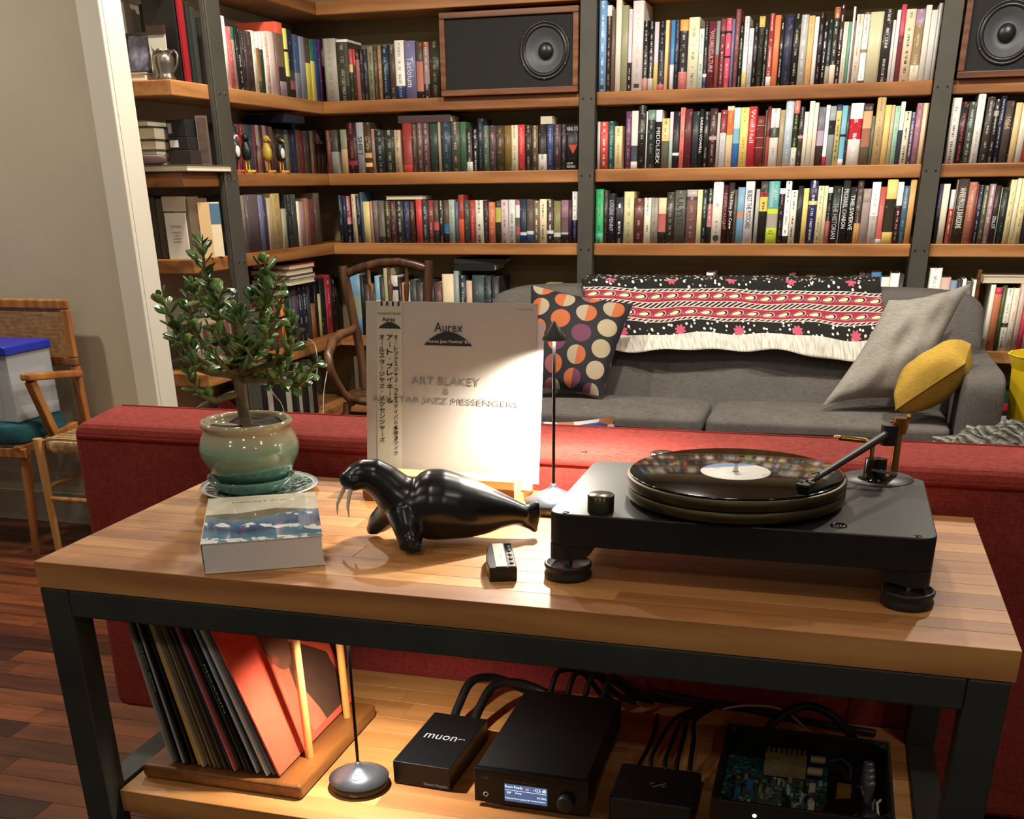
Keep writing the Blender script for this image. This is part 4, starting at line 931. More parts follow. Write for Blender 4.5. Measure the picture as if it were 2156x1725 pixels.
# ================================================================== record display stand and album
M_pine = wood('pale_pine', ('b5803f', 'd9ab6a', 'ecca90'), 'x', 1.4, .45)
ds = thing('record_stand', 'striped pine display stand holding the album upright', 'stand', (.50, .50, TZ), 0)
m = MB(); m.box((-.143, -.052, 0), (.143, -.008, .050)); m.build('front_block', M_pine, ds, bevel=.002)
MB().box((-.143, .0285, 0), (.143, .076, .058)).build('back_block', M_pine, ds, bevel=.002)
MB().box((-.143, -.0075, 0), (.143, .028, .016)).build('slot_floor', M_pine, ds)
MB().box((-.1425, -.0532, .002), (.1425, -.0524, .034)).build('front_face', wood('dark_pine_face', ('5a2f14', '7d4a22', '96602e'), 'x', 2.0, .5), ds)
lp = thing('record_album', 'silver white record album with Japanese paper strip standing on pine stand', 'record album', (.342, .505, T + .0205), 0)
LS = .316; lean = math.radians(8.5)
Ml = Matrix.Rotation(-lean, 4, 'X')
t = NT('silver_sleeve'); t.base(hexc('b4aca4')); t.set(.42, .25); nz = t.noise(t.coord(), 14, 3); t.bump(nz, .05, .002); M_slv = t.m
MB().box((0, 0, 0), (LS, .0035, LS), Ml).build('sleeve', M_slv, lp, bevel=.0006, seg=1)
t = NT('inner_sleeve_film'); t.base(hexc('d8d0d4')); t.set(.25, alpha=.75)
MB().box((.012, .0042, .012), (LS + .012, .005, LS - .03), Ml).build('inner_sleeve', t.m, lp)
def sl(u, v): return Ml @ Vector((u * LS, -.0004, v * LS))
XD, ZD = Vector((1, 0, 0)), Ml @ Vector((0, 0, 1))
def quad(nm, u0, v0, u1, v1, mat, parent, lift=.0003):
    nrm = (XD.cross(ZD)) * lift
    return MB().add([sl(u0, v0) + nrm, sl(u1, v0) + nrm, sl(u1, v1) + nrm, sl(u0, v1) + nrm], [(0, 1, 2, 3)]).build(nm, mat, parent)
M_obi = plain('obi_paper', 'b3b09e', .6); M_ink = txtmat('16150f'); M_dim = txtmat('6a6658')
obi = quad('paper_strip', .068, .045, .222, .999, M_obi, lp, .0003)
for k in range(4): quad('ink_bar', .092 + .034 * k, .975, .104 + .034 * k, .9985, M_ink, obi, .0008)
def lp_text(nm, s, u, v, length, height, mat=M_ink, par=lp, lift=.0012): return put_text(nm, s, mat, par, sl(u, v), XD, ZD, length=length * LS if length else None, height=height * LS if height else None, lift=lift, bold=.016 if par is obi else 0.0)
lp_text('price_print', 'EWJ-80270 ¥2,800', .078, .925, .135, .016, M_dim, obi)
lp_text('strip_logo', 'Aurex', .102, .893, .08, .022, M_ink, obi)
def dome(par, u0, u1, v0, h, mat, lift=.0007):
    n = 18; pts = [(u0, v0), (u1, v0)] + [(u1 + (u0 - u1) * (.08 + .84 * i / n), v0 + h * (.35 + .65 * math.sin(PI * i / n))) for i in range(n + 1)]
    nrm = XD.cross(ZD) * lift
    return MB().add([sl(*p) + nrm for p in pts], [tuple(range(len(pts)))]).build('logo_dome', mat, par)
dome(obi, .078, .215, .855, .035, M_ink)
for (s, u, v1, v0, wd) in (('オールスタージャズ・メッセンジャーズ', .082, .825, .225, .034), ('アート・ブレイキー＆', .128, .825, .445, .038), ('オーレックスジャズ・フェスティバル‘83ライヴ', .172, .825, .155, .024)):
    n = len(s); st = (v1 - v0) / n
    for k, chh in enumerate(s):
        vv = v1 - st * (k + .5)
        if chh in '・':
            lp_text('strip_character', chh, u + wd * .4, vv - .002, None, .006, M_ink, obi); continue
        if chh == 'ー':
            quad('strip_character', u + wd * .46, vv - st * .42, u + wd * .56, vv + st * .42, M_ink, obi, .0008); continue
        lp_text('strip_character', chh, u, vv - st * .42, wd, st * .84, M_ink, obi)
for k in range(3): quad('fine_print', .078, .062 + .014 * k, .2 - .02 * k, .065 + .014 * k, M_dim, obi, .0008)
lp_text('logo_lettering', 'Aurex', .413, .845, .165, .048)
dome(lp, .352, .635, .772, .074, M_ink)
lp_text('logo_lettering', 'Aurex Jazz Festival ‘83', .372, .780, .245, .022, txtmat('d8d2c4'), lp, .0012)
lp_text('corner_print', 'STEREO EWJ-80270', .885, .965, .095, .008, M_dim)
t = NT('silver_foil'); t.base(hexc('a8a29a')); t.set(.38, .75); M_foil = t.m
lp_text('title_lettering', 'ART BLAKEY', .275, .56, .41, .042, M_foil)
lp_text('title_lettering', '&', .468, .508, .035, .034, M_foil)
lp_text('title_lettering', 'ALL STAR JAZZ MESSENGERS', .035, .448, .875, .042, M_foil)

# ================================================================== walrus carving
M_stone = plain('black_soapstone', '0d0e0f', .26, spec=.5, var=.4, vscale=25)
wr = thing('walrus_carving', 'polished black stone walrus carving with white tusks', 'sculpture', (.57, .235, TZ))
W0 = Vector((.57, .235, 0))
def wp(x, y, z): return Vector((x, y, z)) - W0
body = MB()
spine = [(.443, .200, .106, .010), (.451, .202, .108, .018), (.466, .207, .111, .0235), (.482, .212, .109, .0275), (.497, .2165, .099, .0295), (.511, .2205, .083, .034), (.526, .225, .068, .0405), (.544, .231, .0630, .0490), (.562, .2375, .0615, .0555), (.580, .2445, .0605, .0560), (.602, .253, .0565, .0520), (.628, .264, .0510, .0455), (.652, .274, .0475, .0365), (.672, .283, .0450, .0270), (.690, .291, .0410, .0200), (.706, .298, .036, .0155)]
body.tube([wp(x, y, z) for x, y, z, r in spine], [r for *_, r in spine], 24)
body.sphere(wp(.449, .197, .104), .0165, 14, 9); body.sphere(wp(.459, .191, .103), .0150, 14, 9)       # muzzle pads
body.tube([wp(.535, .205, .055), wp(.545, .190, .034), wp(.552, .181, .016), wp(.554, .174, .0185), wp(.557, .167, .0140)], [.030, .0235, .0195, .0165, .0125], 14)
body.tube([wp(.536, .176, .0125), wp(.556, .172, .0125), wp(.572, .174, .0115)], [.0090, .0115, .0085], 12)
body.tube([wp(.505, .240, .05), wp(.484, .246, .034), wp(.470, .248, .022), wp(.461, .247, .0150)], [.028, .021, .0185, .0125], 14)
body.tube([wp(.468, .252, .0125), wp(.455, .238, .0115)], [.0115, .0085], 12)
for k in range(6):
    a = k / 5
    body.tube([wp(.690, .291, .042 - .008 * a), wp(.709 + .004 * a, .300, .046 - .026 * a), wp(.728 - .010 * abs(a - .35), .306 - .004 * a, .056 - .047 * a)], [.0125, .0085, .0052], 8)
bo = body.build('body', M_stone, wr)
rm = bo.modifiers.new('fuse', 'REMESH'); rm.mode = 'VOXEL'; rm.voxel_size = .0021; rm.use_smooth_shade = True
sm = bo.modifiers.new('smooth', 'CORRECTIVE_SMOOTH'); sm.iterations = 14; sm.use_only_smooth = True; sm.factor = .6
M_ivory = plain('ivory', 'cfc6b0', .35)
for (x, y, dx) in ((.4435, .1945, -.012), (.458, .184, -.002)):
    MB().tube([wp(x, y, .097), wp(x - .004 + dx * .3, y - .003, .082), wp(x - .005 + dx * .8, y - .006, .066), wp(x - .003 + dx, y - .008, .050)], [.0034, .0032, .0024, .0008], 10).build('tusk', M_ivory, wr)
for (x, y, z) in ((.462, .189, .112), (.455, .206, .115)):
    MB().sphere(wp(x, y - .004, z + .002), .0025, 8, 6).build('eye', M_gloss, wr)

# ================================================================== small handheld device
hd = thing('handheld_device', 'small black wedge-shaped handheld device with silver strip lying on the tabletop', 'gadget', (.711, .135, TZ), math.radians(20))
M_dev = plain('satin_black', '141412', .3)
prof = [(-.020, -.052), (.020, -.052), (.020, .060), (-.012, .060), (-.0185, .040), (-.022, .0), (-.0225, -.02)]
MB().prism(prof, 0, .021).build('body', M_dev, hd, bevel=.0015)
MB().box((-.010, -.05, .0212), (.006, .058, .0222)).build('silver_strip', plain('brushed_silver', 'a8a49a', .3, .8), hd)
MB().box((.008, -.05, .0212), (.0185, .058, .0218)).build('key_panel', M_gloss, hd)
for k in range(5): MB().lathe([(.001, .0016), (.0026, .0014), (.0034, 0)], (.0132, -.036 + .019 * k, .0219), 10).build('key', M_dev, hd)
put_text('print', 'PHONO', txtmat('2a2a28'), hd, (.002, -.012, .0223), (0, 1, 0), (-1, 0, 0), length=.02, height=.004)

# ================================================================== the two battery table lamps
M_anod = plain('grey_anodised', '62676e', .38, .6)
M_lampd = plain('lamp_dark', '35322c', .5, .3)
def make_lamp(label, loc, rz, watts):
    L = thing('table_lamp', label, 'lamp', loc, rz)
    MB().lathe([(.001, 0), (.046, 0), (.049, .003), (.049, .0145), (.046, .0155)], n=48).build('base_ring', M_lampd, L)
    b = MB().lathe([(.0505, .0158), (.0512, .0175), (.030, .0275), (.012, .0362), (.0052, .042), (.0045, .046), (.0005, .0465)], n=56).build('base', M_anod, L)
    th_ = math.atan2(.0362 - .0175, .0512 - .012)
    c = Vector((0, -.026, .0302)); n_ = Vector((0, -math.sin(th_), math.cos(th_))); xa = Vector((1, 0, 0)); ya = n_.cross(xa)
    def disc(r0, r1, mat, nm):
        vs = [c + n_ * .0006 + (xa * math.cos(2 * PI * k / 24) + ya * math.sin(2 * PI * k / 24)) * r for r in (r0, r1) for k in range(24)]
        MB().add(vs, [(k, (k + 1) % 24, 24 + (k + 1) % 24, 24 + k) for k in range(24)]).build(nm, mat, b)
    disc(.0048, .0066, M_white, 'power_ring'); disc(.0018, .0026, M_white, 'power_mark')
    MB().tube([(0, 0, .044), (0, 0, .300)], .0027, 12).build('pole', plain('pole_black', '1c1c1c', .25, .6) if 'pole_black' not in bpy.data.materials else bpy.data.materials['pole_black'], L)
    MB().lathe([(.0005, .3145), (.002, .314), (.0195, .2875), (.0195, .2845), (.0183, .286), (.0032, .306)], n=32).build('shade', M_lampd, L)
    MB().lathe([(.0045, .2985), (.0085, .2985)], n=24).build('diffuser', emis('led_disc', 'fff1dc', 14) if 'led_disc' not in bpy.data.materials else bpy.data.materials['led_disc'], L)
    put_text('maker_print', 'Pina', txtmat('8a8274'), L, (-.008, -.0492, .005), (1, 0, 0), (0, 0, 1), length=.012, height=.005)
    l = bpy.data.lights.new('lamp_beam', 'SPOT'); l.energy = watts; l.color = (1, .93, .80); l.spot_size = math.radians(146); l.spot_blend = .8; l.shadow_soft_size = .007
    lo = bpy.data.objects.new('lamp_beam', l); COL.objects.link(lo); lo.parent = L; lo.location = (0, -.0001, .2885)
    return L
make_lamp('slim grey battery lamp with cone base standing on the tabletop beside the album', (.708, .467, TZ), math.radians(10), 42)
make_lamp('slim grey battery lamp with cone base standing on the lower shelf', (.446, .150, ZS + .0008), math.radians(14), 17)

# ================================================================== turntable
M_pl = plain('plinth_black', '1a1a18', .42, .3, var=.12, vscale=60)
M_bronze = plain('bronze_platter', '4a402b', .42, .85, var=.1, vscale=30)
tt = thing('turntable', 'black belt-drive record player with bronze platter on puck feet', 'turntable', (1.046, .27, TZ))
O = Vector((1.046, .27, 0))
def rrect(x0, x1, y0, y1, r, n=6):
    pts = []
    for (cx, cy, a0) in ((x1 - r, y1 - r, 0), (x0 + r, y1 - r, PI / 2), (x0 + r, y0 + r, PI), (x1 - r, y0 + r, 1.5 * PI)):
        for k in range(n + 1): a = a0 + PI / 2 * k / n; pts.append((cx + r * math.cos(a), cy + r * math.sin(a)))
    return pts
HX, Y0, Y1 = .258, -.160, .162
pm = MB(); pm.prism(rrect(-HX, HX, Y0, Y1, .022), .052, .0985)
plo = pm.build('plinth', M_pl, tt, bevel=.0022, seg=2)
for sx in (-1, 1):
    for (ya, yb) in ((Y0, Y0 + .062), (Y1 - .062, Y1)):
        xa, xb = (-HX, -HX + .043) if sx < 0 else (HX - .043, HX)
        b = MB(); b.prism(rrect(xa, xb, ya, yb, .02), .030, .0525)
        xi = xb if sx < 0 else xa                                   # curved fillet towards the middle
        arc = [(xi - sx * -.0 , .0525)] + [(xi - sx * .024 * (1 - math.sin(PI / 2 * k / 6)), .0525 - .020 * (1 - math.cos(PI / 2 * k / 6))) for k in range(7)]
        arc = [(xi + sx * .012, .0525), (xi - sx * .022, .0525)] + [(xi - sx * .022 * math.cos(PI / 2 * k / 6) , .0525 - .0205 * math.sin(PI / 2 * k / 6) * .95) for k in range(1, 7)] + [(xi + sx * .012, .033)]
        Mx = Matrix(((1, 0, 0, 0), (0, 0, 1, 0), (0, 1, 0, 0), (0, 0, 0, 1)))
        b.prism(arc, ya + .004, yb - .004, Mx)
        b.build('leg_block', M_pl, plo)
        fx, fy = (-.233 if sx < 0 else .233), (ya + yb) / 2 - (0.008 if ya < 0 else -.008)
        f = MB().lathe([(.001, 0), (.033, 0), (.0345, .002), (.0345, .006), (.0325, .010), (.0325, .013), (.0345, .017), (.0345, .0205), (.033, .022), (.0305, .0215), (.029, .019), (.001, .019)], (fx, fy, 0), 40).build('foot', M_black, tt)
        MB().cyl((fx, fy, .019), (fx, fy, .031), .0055, 12).build('foot_bolt', M_chrome, f)
PC = Vector((1.032 - 1.046, .248 - .27, 0))
MB().lathe([(.001, .100), (.06, .100), (.06, .104), (.152, .104), (.1555, .106), (.1555, .1175), (.153, .1192)], PC, 72).build('platter', M_bronze, tt)
MB().lathe([(.1515, .1192), (.1515, .1205)], PC, 72).build('platter_groove', M_black, tt)
MB().lathe([(.153, .1205), (.1555, .122), (.1555, .134), (.1535, .1355), (.001, .1355)], PC, 72).build('platter_rim', M_bronze, tt)
MB().cyl(PC + Vector((0, 0, .1355)), PC + Vector((0, 0, .154)), .0036, 12).build('spindle', M_chrome, tt)
MB().lathe([(.001, .124), (.018, .124), (.0195, .1225), (.0195, .0986)], (-.142, .135, 0), 28).build('motor_pulley', M_chrome, tt)
kx, ky = .858 - 1.046, .137 - .27
MB().lathe([(.001, .0245), (.017, .0245), (.0188, .023), (.0188, .0)], (kx, ky, .0986), 36).build('speed_knob', plain('knob_bronze', '4a4334', .28, .85), tt)
bxp = pz(1766, 1108, T + .099) - O - Vector((0, 0, T))
MB().lathe([(.001, .0012), (.0075, .0012), (.0075, .0006), (.0078, .0022), (.0105, .0018), (.0112, 0)], (bxp.x, bxp.y, .0986), 24).build('power_button', M_gloss, tt)
for (u, v) in ((1191, 1080), (1230, 953), (1932, 1130), (1906, 1007)):
    q = pz(u, v, T + .099) - O
    MB().lathe([(.001, .0004), (.0052, .0004), (.0055, 0)], (q.x, q.y, .0985), 14).build('screw_hole', M_gloss, plo)
# tonearm
ac = pz(1848, 1008, T + .099) - O - Vector((0, 0, T))
ab = MB().lathe([(.001, .0016), (.052, .0016), (.053, 0)], (ac.x, ac.y, .0986), 48).build('arm_board', M_pl, tt)
pv = Vector((ac.x + .006, ac.y + .004, 0))
ta = MB(); ta.lathe([(.001, .030), (.016, .030), (.017, .004), (.024, .002), (.024, 0)], (pv.x - .012, pv.y - .012, .100), 28)
arm = ta.build('tonearm_base', M_gloss, tt)
MB().cyl((pv.x + .016, pv.y + .008, .1), (pv.x + .016, pv.y + .008, .166), .0062, 16).build('arm_post', M_brass, arm)
MB().cyl((pv.x + .016, pv.y + .008, .166), (pv.x + .016, pv.y + .008, .190), .0105, 20).build('post_cap', plain('copper', 'a8703e', .25, 1), arm)
MB().sphere((pv.x + .028, pv.y + .012, .190), .0045, 10, 8).build('lift_knob', M_brass, arm)
pvt = Vector((pv.x + .002, pv.y + .002, .168))
MB().cyl(pvt + Vector((0, 0, -.018)), pvt + Vector((0, 0, .012)), .0125, 20).build('pivot_housing', M_black, arm)
hs = pz(1700, 1022, T + .148) - O - Vector((0, 0, T)); hs.z = .150
dv = (hs - pvt); 
to = MB().tube([pvt - dv.normalized() * .01, pvt.lerp(hs, .3), pvt.lerp(hs, .8), hs], [.0062, .0058, .0046, .0042], 12).build('arm_tube', M_black, tt)
MB().cyl(pvt - dv.normalized() * .045, pvt - dv.normalized() * .018, .013, 20).build('counterweight', M_brass, to)
dn = Vector((dv.x, dv.y, 0)).normalized(); sx_ = Vector((dn.y, -dn.x, 0))
Mh = Matrix(((sx_.x, dn.x, 0, hs.x), (sx_.y, dn.y, 0, hs.y), (0, 0, 1, hs.z), (0, 0, 0, 1)))
h_ = MB(); h_.box((-.009, -.006, -.0015), (.009, .018, .0015), Mh); hso = h_.build('headshell', M_black, to)
MB().box((-.0085, -.004, -.0105), (.0085, .014, -.0018), Mh).build('cartridge', M_gloss, hso)
for dx in (-.006, .006): MB().cyl(Mh @ Vector((dx, .006, .0015)), Mh @ Vector((dx, .006, .0045)), .0024, 10).build('cartridge_screw', M_chrome, hso)
MB().tube([Mh @ Vector((0, -.006, .002)), Mh @ Vector((.004, -.016, .009)), Mh @ Vector((-.002, -.026, .010)), Mh @ Vector((0, -.036, .006))], .0011, 6).build('wire_loop', plain('red_wire', '7a4a44', .5), hso)
MB().bar(Mh @ Vector((.009, .0, 0)), Mh @ Vector((.022, -.006, .002)), .002, .0012).build('finger_lift', M_chrome, hso)
pr = pv + Vector((-.020, -.006, 0))
MB().tube([pr + Vector((0, 0, .13)), pr + Vector((0, 0, .150)), pr + Vector((-.012, 0, .156)), pr + Vector((-.05, .004, .157))], .004, 10).build('arm_rest', M_brass, arm)
MB().lathe([(.001, .004), (.007, .003), (.007, 0)], (pr.x - .052, pr.y + .004, .1575), 16).build('rest_pad', M_brass, arm)
MB().bar((pv.x - .018, pv.y - .03, .118), (pv.x + .02, pv.y - .036, .114), .004, .004).build('bias_rod', M_chrome, arm)
# the record on the platter
t = NT('vinyl'); s = t.sep(t.coord()); rad = t.math('POWER', t.math('ADD', t.math('MULTIPLY', s[0], s[0]), t.math('MULTIPLY', s[1], s[1])), .5)
gr = t.math('SINE', t.math('MULTIPLY', rad, 9000.0)); gz = t.noise(t.comb(t.math('MULTIPLY', rad, 160.0), 0.0, 0.0), 1.0, 3)
t.base(hexc('040404')); t.set(t.math('ADD', .045, t.math('MULTIPLY', gz, .07)), spec=.45)
rc = MB().lathe([(.0046, .0), (.0502, 0), (.0502, .0003), (.149, .0003), (.151, .0), (.151, .0013), (.149, .0019), (.054, .0016), (.0506, .0019), (.0046, .0019)], n=96).build('vinyl_record', t.m)
rc.location = O + PC + Vector((0, 0, TZ + .1362)); tag(rc, 'glossy black vinyl record with white label on the turntable platter', 'record')
t = NT('record_label'); s = t.sep(t.coord()); nz = t.noise(t.coord(), 30, 3)
t.base(t.mix(t.math('GREATER_THAN', t.math('SUBTRACT', s[1], t.math('MULTIPLY', s[0], .45)), .030), t.mix(t.math('GREATER_THAN', nz, .62), hexc('d6d4cc'), hexc('b4b4b0')), hexc('5478a8'))); t.set(.5)
MB().lathe([(.0046, .0021), (.0495, .0021), (.0498, .0019)], n=56).build('label', t.m, rc)
# ================================================================== lower shelf: record rack, records, electronics
SZ = ZS + .0008
M_wal = wood('walnut_rack', ('4a2a12', '7a4a20', '9a6832'), 'y', 1.6, .35)
rk = thing('record_rack', 'wooden record rack with dowel posts on the lower shelf', 'rack', (.218, .24, SZ))
MB().box((.068, .078, 0), (.372, .404, .026)).build('base', M_wal, rk, bevel=.006, seg=3)
for o in rk.children: o.location = (-.218, -.24, 0)
M_dow = wood('dowel_oak', ('8a5c26', 'b5813e', 'd0a05c'), 'z', 1.6, .4)
for (u, v) in ((652, 1592), (731, 1508)):
    q = pz(u, v, SZ + .028)
    MB().tube([(q.x - .218, q.y - .24, .0262), (q.x - .218 - .006, q.y - .24, .335)], .0072, 12).build('dowel', M_dow, rk)
LPC = ['a09c92', '1a1a1a', 'aaa69c', '141414', '23201c', 'd8a440', 'b8a888', '6e5c40', '8a7858', '5e5038', '4a4434', '2a3444', 'c4706c', '16161a', '3a3834', '151513', 'b8c0c8', '1f2a28', 'd4d0cc', '6a6a70', 'd8543c']
nl = len(LPC); zb = SZ + .0275
LH = .312
def lp_poly(i):
    k = i / (nl - 1)
    xb = .118 + (.322 - .118) * k; an = math.radians(9 + 11 * k)
    return xb, an
for i, h in enumerate(LPC):
    xb, an = lp_poly(i); th_ = .0042 if i != 5 else .0062
    R_ = Matrix.Rotation(-an, 4, 'Y')
    lab = {0: 'grey plastic-sleeved record leaning leftmost', 5: 'yellow-spined thick record leaning'}.get(i)
    nmc = cname(h)
    o = thing('record_sleeve', '%s record sleeve, %s from the rack dowels, leaning in the rack' % (nmc, ordn(nl - i)), 'record', (xb, .092 + (.004 if i % 3 else 0) + .001 * (i % 2), zb + .0042 * math.sin(an) ), 0, 'records in the rack')
    o.rotation_euler = (0, -an, 0)
    front = NT('sleeve_%02d' % i) if False else None
    mat = plain('sleeve_%02d' % i, h, .35, var=.1, vscale=30)
    MB().box((0, 0, 0), (th_, .308, LH)).build('sleeve', mat, o, bevel=.0005, seg=1)
    if i in (1, 15): put_text('spine_lettering', 'THE JIMMY GIUFFRE' if i == 1 else 'MOANIN', txtmat('ccc'), o, (.0008, 0, LH * (.72 if i == 1 else .66)), (0, 0, -1), (1, 0, 0), length=.09, height=.0026)
    if i == nl - 1:   # generic portrait print on the outermost cover
        xf = th_ + .0004
        def shape(nm, pts, hx, lift=0.0):
            MB().add([(xf + lift, .308 * a, LH * b) for a, b in pts], [tuple(range(len(pts)))]).build(nm, plain('print_' + nm, hx, .4, var=.12, vscale=40), o)
        def ell(cx, cy, rx, ry, n=24, rot=0): return [(cx + rx * math.cos(2 * PI * k / n) * math.cos(rot) - ry * math.sin(2 * PI * k / n) * math.sin(rot), cy + rx * math.cos(2 * PI * k / n) * math.sin(rot) + ry * math.sin(2 * PI * k / n) * math.cos(rot)) for k in range(n)]
        shape('hair', ell(.47, .90, .20, .20), '20140f')
        shape('face', ell(.47, .66, .135, .22, rot=.12), '6e4430', .0002)
        shape('shoulder', [(.50, .44), (.60, .56), (.72, .50), (.93, .36), (.98, .04), (.52, .04), (.46, .2)], '4a3226', .0001)
        shape('collar', [(.46, .04), (.44, .2), (.52, .34), (.62, .12), (.64, .04)], 'a8644a', .0004)
        shape('brow', [(.38, .73), (.45, .765), (.53, .735), (.45, .75)], '24140f', .0006)
        shape('eye', ell(.45, .70, .032, .013), '1a1210', .0006)
        shape('lips', ell(.40, .53, .045, .02), '8a4034', .0006)

# small black network filter
mu = thing('network_filter', 'small black metal box lettered muon on the lower shelf', 'audio box', (.556, .268, SZ), math.radians(-2))
M_anb = plain('black_anodised', '17181a', .35, .5)
MB().box((-.052, -.098, .002), (.052, .096, .044)).build('case', M_anb, mu, bevel=.0012)
put_text('logo_lettering', 'muon', txtmat('8c9096'), mu, (-.034, -.004, .0441), (1, 0, 0), (0, 1, 0), length=.06, height=.017)
put_text('logo_lettering', 'pro', txtmat('b8bcc0'), mu, (.029, .004, .0441), (1, 0, 0), (0, 1, 0), length=.012, height=.004)
put_text('maker_lettering', 'Network Acoustics', txtmat('a0a4a8'), mu, (.004, -.0981, .006), (1, 0, 0), (0, 0, 1), length=.043, height=.0055)
for k, x in enumerate((-.016, .022)):
    MB().box((x - .008, .0965, .012), (x + .008, .112, .028)).build('plug', M_chrome, mu, bevel=.001)

# streamer with display
da = thing('music_streamer', 'black audio component with lit display and round knob', 'audio component', (.753, .30, SZ))
MB().box((-.094, -.148, .012), (.090, .155, .068)).build('case', plain('case_black', '060606', .6), da, bevel=.002)
fpn = MB().box((-.096, -.160, .008), (.096, -.1485, .0705)).build('front_panel', M_anb, da, bevel=.0015)
for (x, y) in ((-.07, -.12), (.07, -.12), (-.07, .12), (.07, .12)): MB().cyl((x, y, 0), (x, y, .0118), .011, 14).build('foot', M_black, da)
YF = -.1603
t = NT('display_glass'); s = t.sep(t.coord()); nz = t.noise(t.coord(), 90, 2)
t.base((0, 0, 0, 1)); t.val(t.b.inputs['Emission Color'], t.mix(t.math('MULTIPLY', nz, .5), hexc('5a6f9c'), hexc('4a4a74'))); t.b.inputs['Emission Strength'].default_value = .75; t.set(.1)
scr = MB().add([(-.044, YF, .0165), (.028, YF, .0165), (.028, YF, .049), (-.044, YF, .049)], [(0, 1, 2, 3)]).build('display', t.m, fpn)
M_lit = emis('display_text', 'd8f4f4', 1.5); M_lit2 = emis('display_text_red', 'f0a0b0', 1.2)
def dtx(s_, x, z, ln, ht, m_=M_lit): put_text('display_text', s_, m_, scr, (x, YF, z), (1, 0, 0), (0, 0, 1), length=ln, height=ht, lift=.0003)
dtx('Roon Ready', -.043, .0405, .030, .0062); dtx('-12.5 dB', .0045, .0405, .0215, .0062); dtx('iai', -.008, .041, .005, .005, M_lit2)
MB().add([(-.043, YF - .0003, .0375), (.027, YF - .0003, .0375), (.027, YF - .0003, .0381), (-.043, YF - .0003, .0381)], [(0, 1, 2, 3)]).build('display_line', M_lit, scr)
dtx('DSP', -.040, .031, .007, .004); dtx('Setup', -.026, .031, .011, .0045); dtx('44.1kHz', .011, .0275, .0155, .004)
dtx('Bitting into Echoes (Jordan Lake Timelord Valparai', -.043, .0205, .068, .0036)
put_text('model_lettering', 'DA2 V2L digital to analogue converter', txtmat('8a8a86'), fpn, (-.044, YF, .0535), (1, 0, 0), (0, 0, 1), length=.054, height=.002)
put_text('badge', 'VW', txtmat('6a6c6e'), fpn, (-.080, YF, .052), (1, 0, 0), (0, 0, 1), length=.009, height=.0055)
Mx = Matrix.Rotation(PI / 2, 4, 'X')
MB().lathe([(.0032, 0), (.0032, .0008), (.0042, .0008), (.0042, 0)], (-.076, YF, .024), 20, M=Mx).build('headphone_jack', M_white, fpn)
MB().lathe([(.0145, 0), (.0140, .011), (.0125, .0125), (.001, .0125)], (.060, YF, .030), 36, M=Mx).build('volume_knob', M_black, da)

# small phono box
ph = thing('phono_box', 'small matte black box with four plugs in its back', 'audio box', (.948, .20, SZ))
MB().prism(rrect(-.067, .067, -.058, .058, .008), .002, .049).build('case', plain('case_matte', '141414', .5), ph, bevel=.003)
M_lg = txtmat('8a8680')
def ff_logo(par, c, s):
    MB().bar(c + Vector((-.008, -.006, 0)) * s, c + Vector((.010, .009, 0)) * s, .0022 * s, .0003).bar(c + Vector((-.013, -.001, 0)) * s, c + Vector((-.013, .006, 0)) * s, .0014 * s, .0003).bar(c + Vector((-.013, .006, 0)) * s, c + Vector((-.007, .006, 0)) * s, .0014 * s, .0003).bar(c + Vector((.007, -.006, 0)) * s, c + Vector((.007, .001, 0)) * s, .0014 * s, .0003).bar(c + Vector((.007, .001, 0)) * s, c + Vector((.013, .001, 0)) * s, .0014 * s, .0003).build('logo_mark', M_lg, par)
ff_logo(ph, Vector((.004, -.004, .0492)), 1.0)
for k, x in enumerate((-.022, .002, .022, .044)):
    MB().cyl((x, .058, .024), (x, .082, .030), .0055, 12).build('plug', M_white if k in (1, 3) else M_chrome, ph)

# open-topped amplifier with its circuit board showing
am = thing('amplifier', 'open-topped black amplifier with green circuit board and toroidal transformer', 'amplifier', (1.176, .257, SZ))
AX, AY, AH = .1345, .131, .080
m = MB(); m.box((-AX, -AY, .004), (AX, AY, .008)); m.box((-AX, -AY, .008), (AX, -AY + .006, AH)); m.box((-AX, AY - .006, .008), (AX, AY, AH)); m.box((-AX, -AY + .006, .008), (-AX + .006, AY - .006, AH)); m.box((AX - .006, -AY + .006, .008), (AX, AY - .006, AH))
chs = m.build('chassis', plain('chassis_bronze', '25201a', .5, .3), am, bevel=.0015)
for sx in (-1, 1):
    for sy in (-1, 1):
        MB().prism([(sx * (AX - .006), sy * (AY - .006)), (sx * (AX - .032), sy * (AY - .006)), (sx * (AX - .006), sy * (AY - .032))][::(1 if sx * sy > 0 else -1)], AH - .010, AH - .002).build('corner_plate', M_black, chs)
        MB().cyl((sx * (AX - .013), sy * (AY - .013), AH - .002), (sx * (AX - .013), sy * (AY - .013), AH - .0004), .004, 10).build('corner_screw', M_chrome, chs)
t = NT('circuit_board'); nz = t.noise(t.mapping(t.coord(), scale=(1, .35, 1)), 140, 3); n2 = t.voronoi(t.coord(), 130).outputs['Distance']
t.base(t.ramp(t.math('ADD', t.math('MULTIPLY', nz, .7), t.math('MULTIPLY', n2, .5)), [(.3, hexc('0c2422')), (.55, hexc('1e4a48')), (.72, hexc('3a6a68')), (.85, hexc('8aa49c'))])); t.set(.35)
pcb = MB().box((-AX + .008, -AY + .008, .022), (.040, AY - .012, .024)).build('circuit_board', t.m, am)
rg = random.Random(4); parts = MB()
MC = [plain('component_' + h, h, .4) for h in ('20211f', '355f8c', 'b8b49a', '8a7a50', '4a4a48', '9aa8a4')]
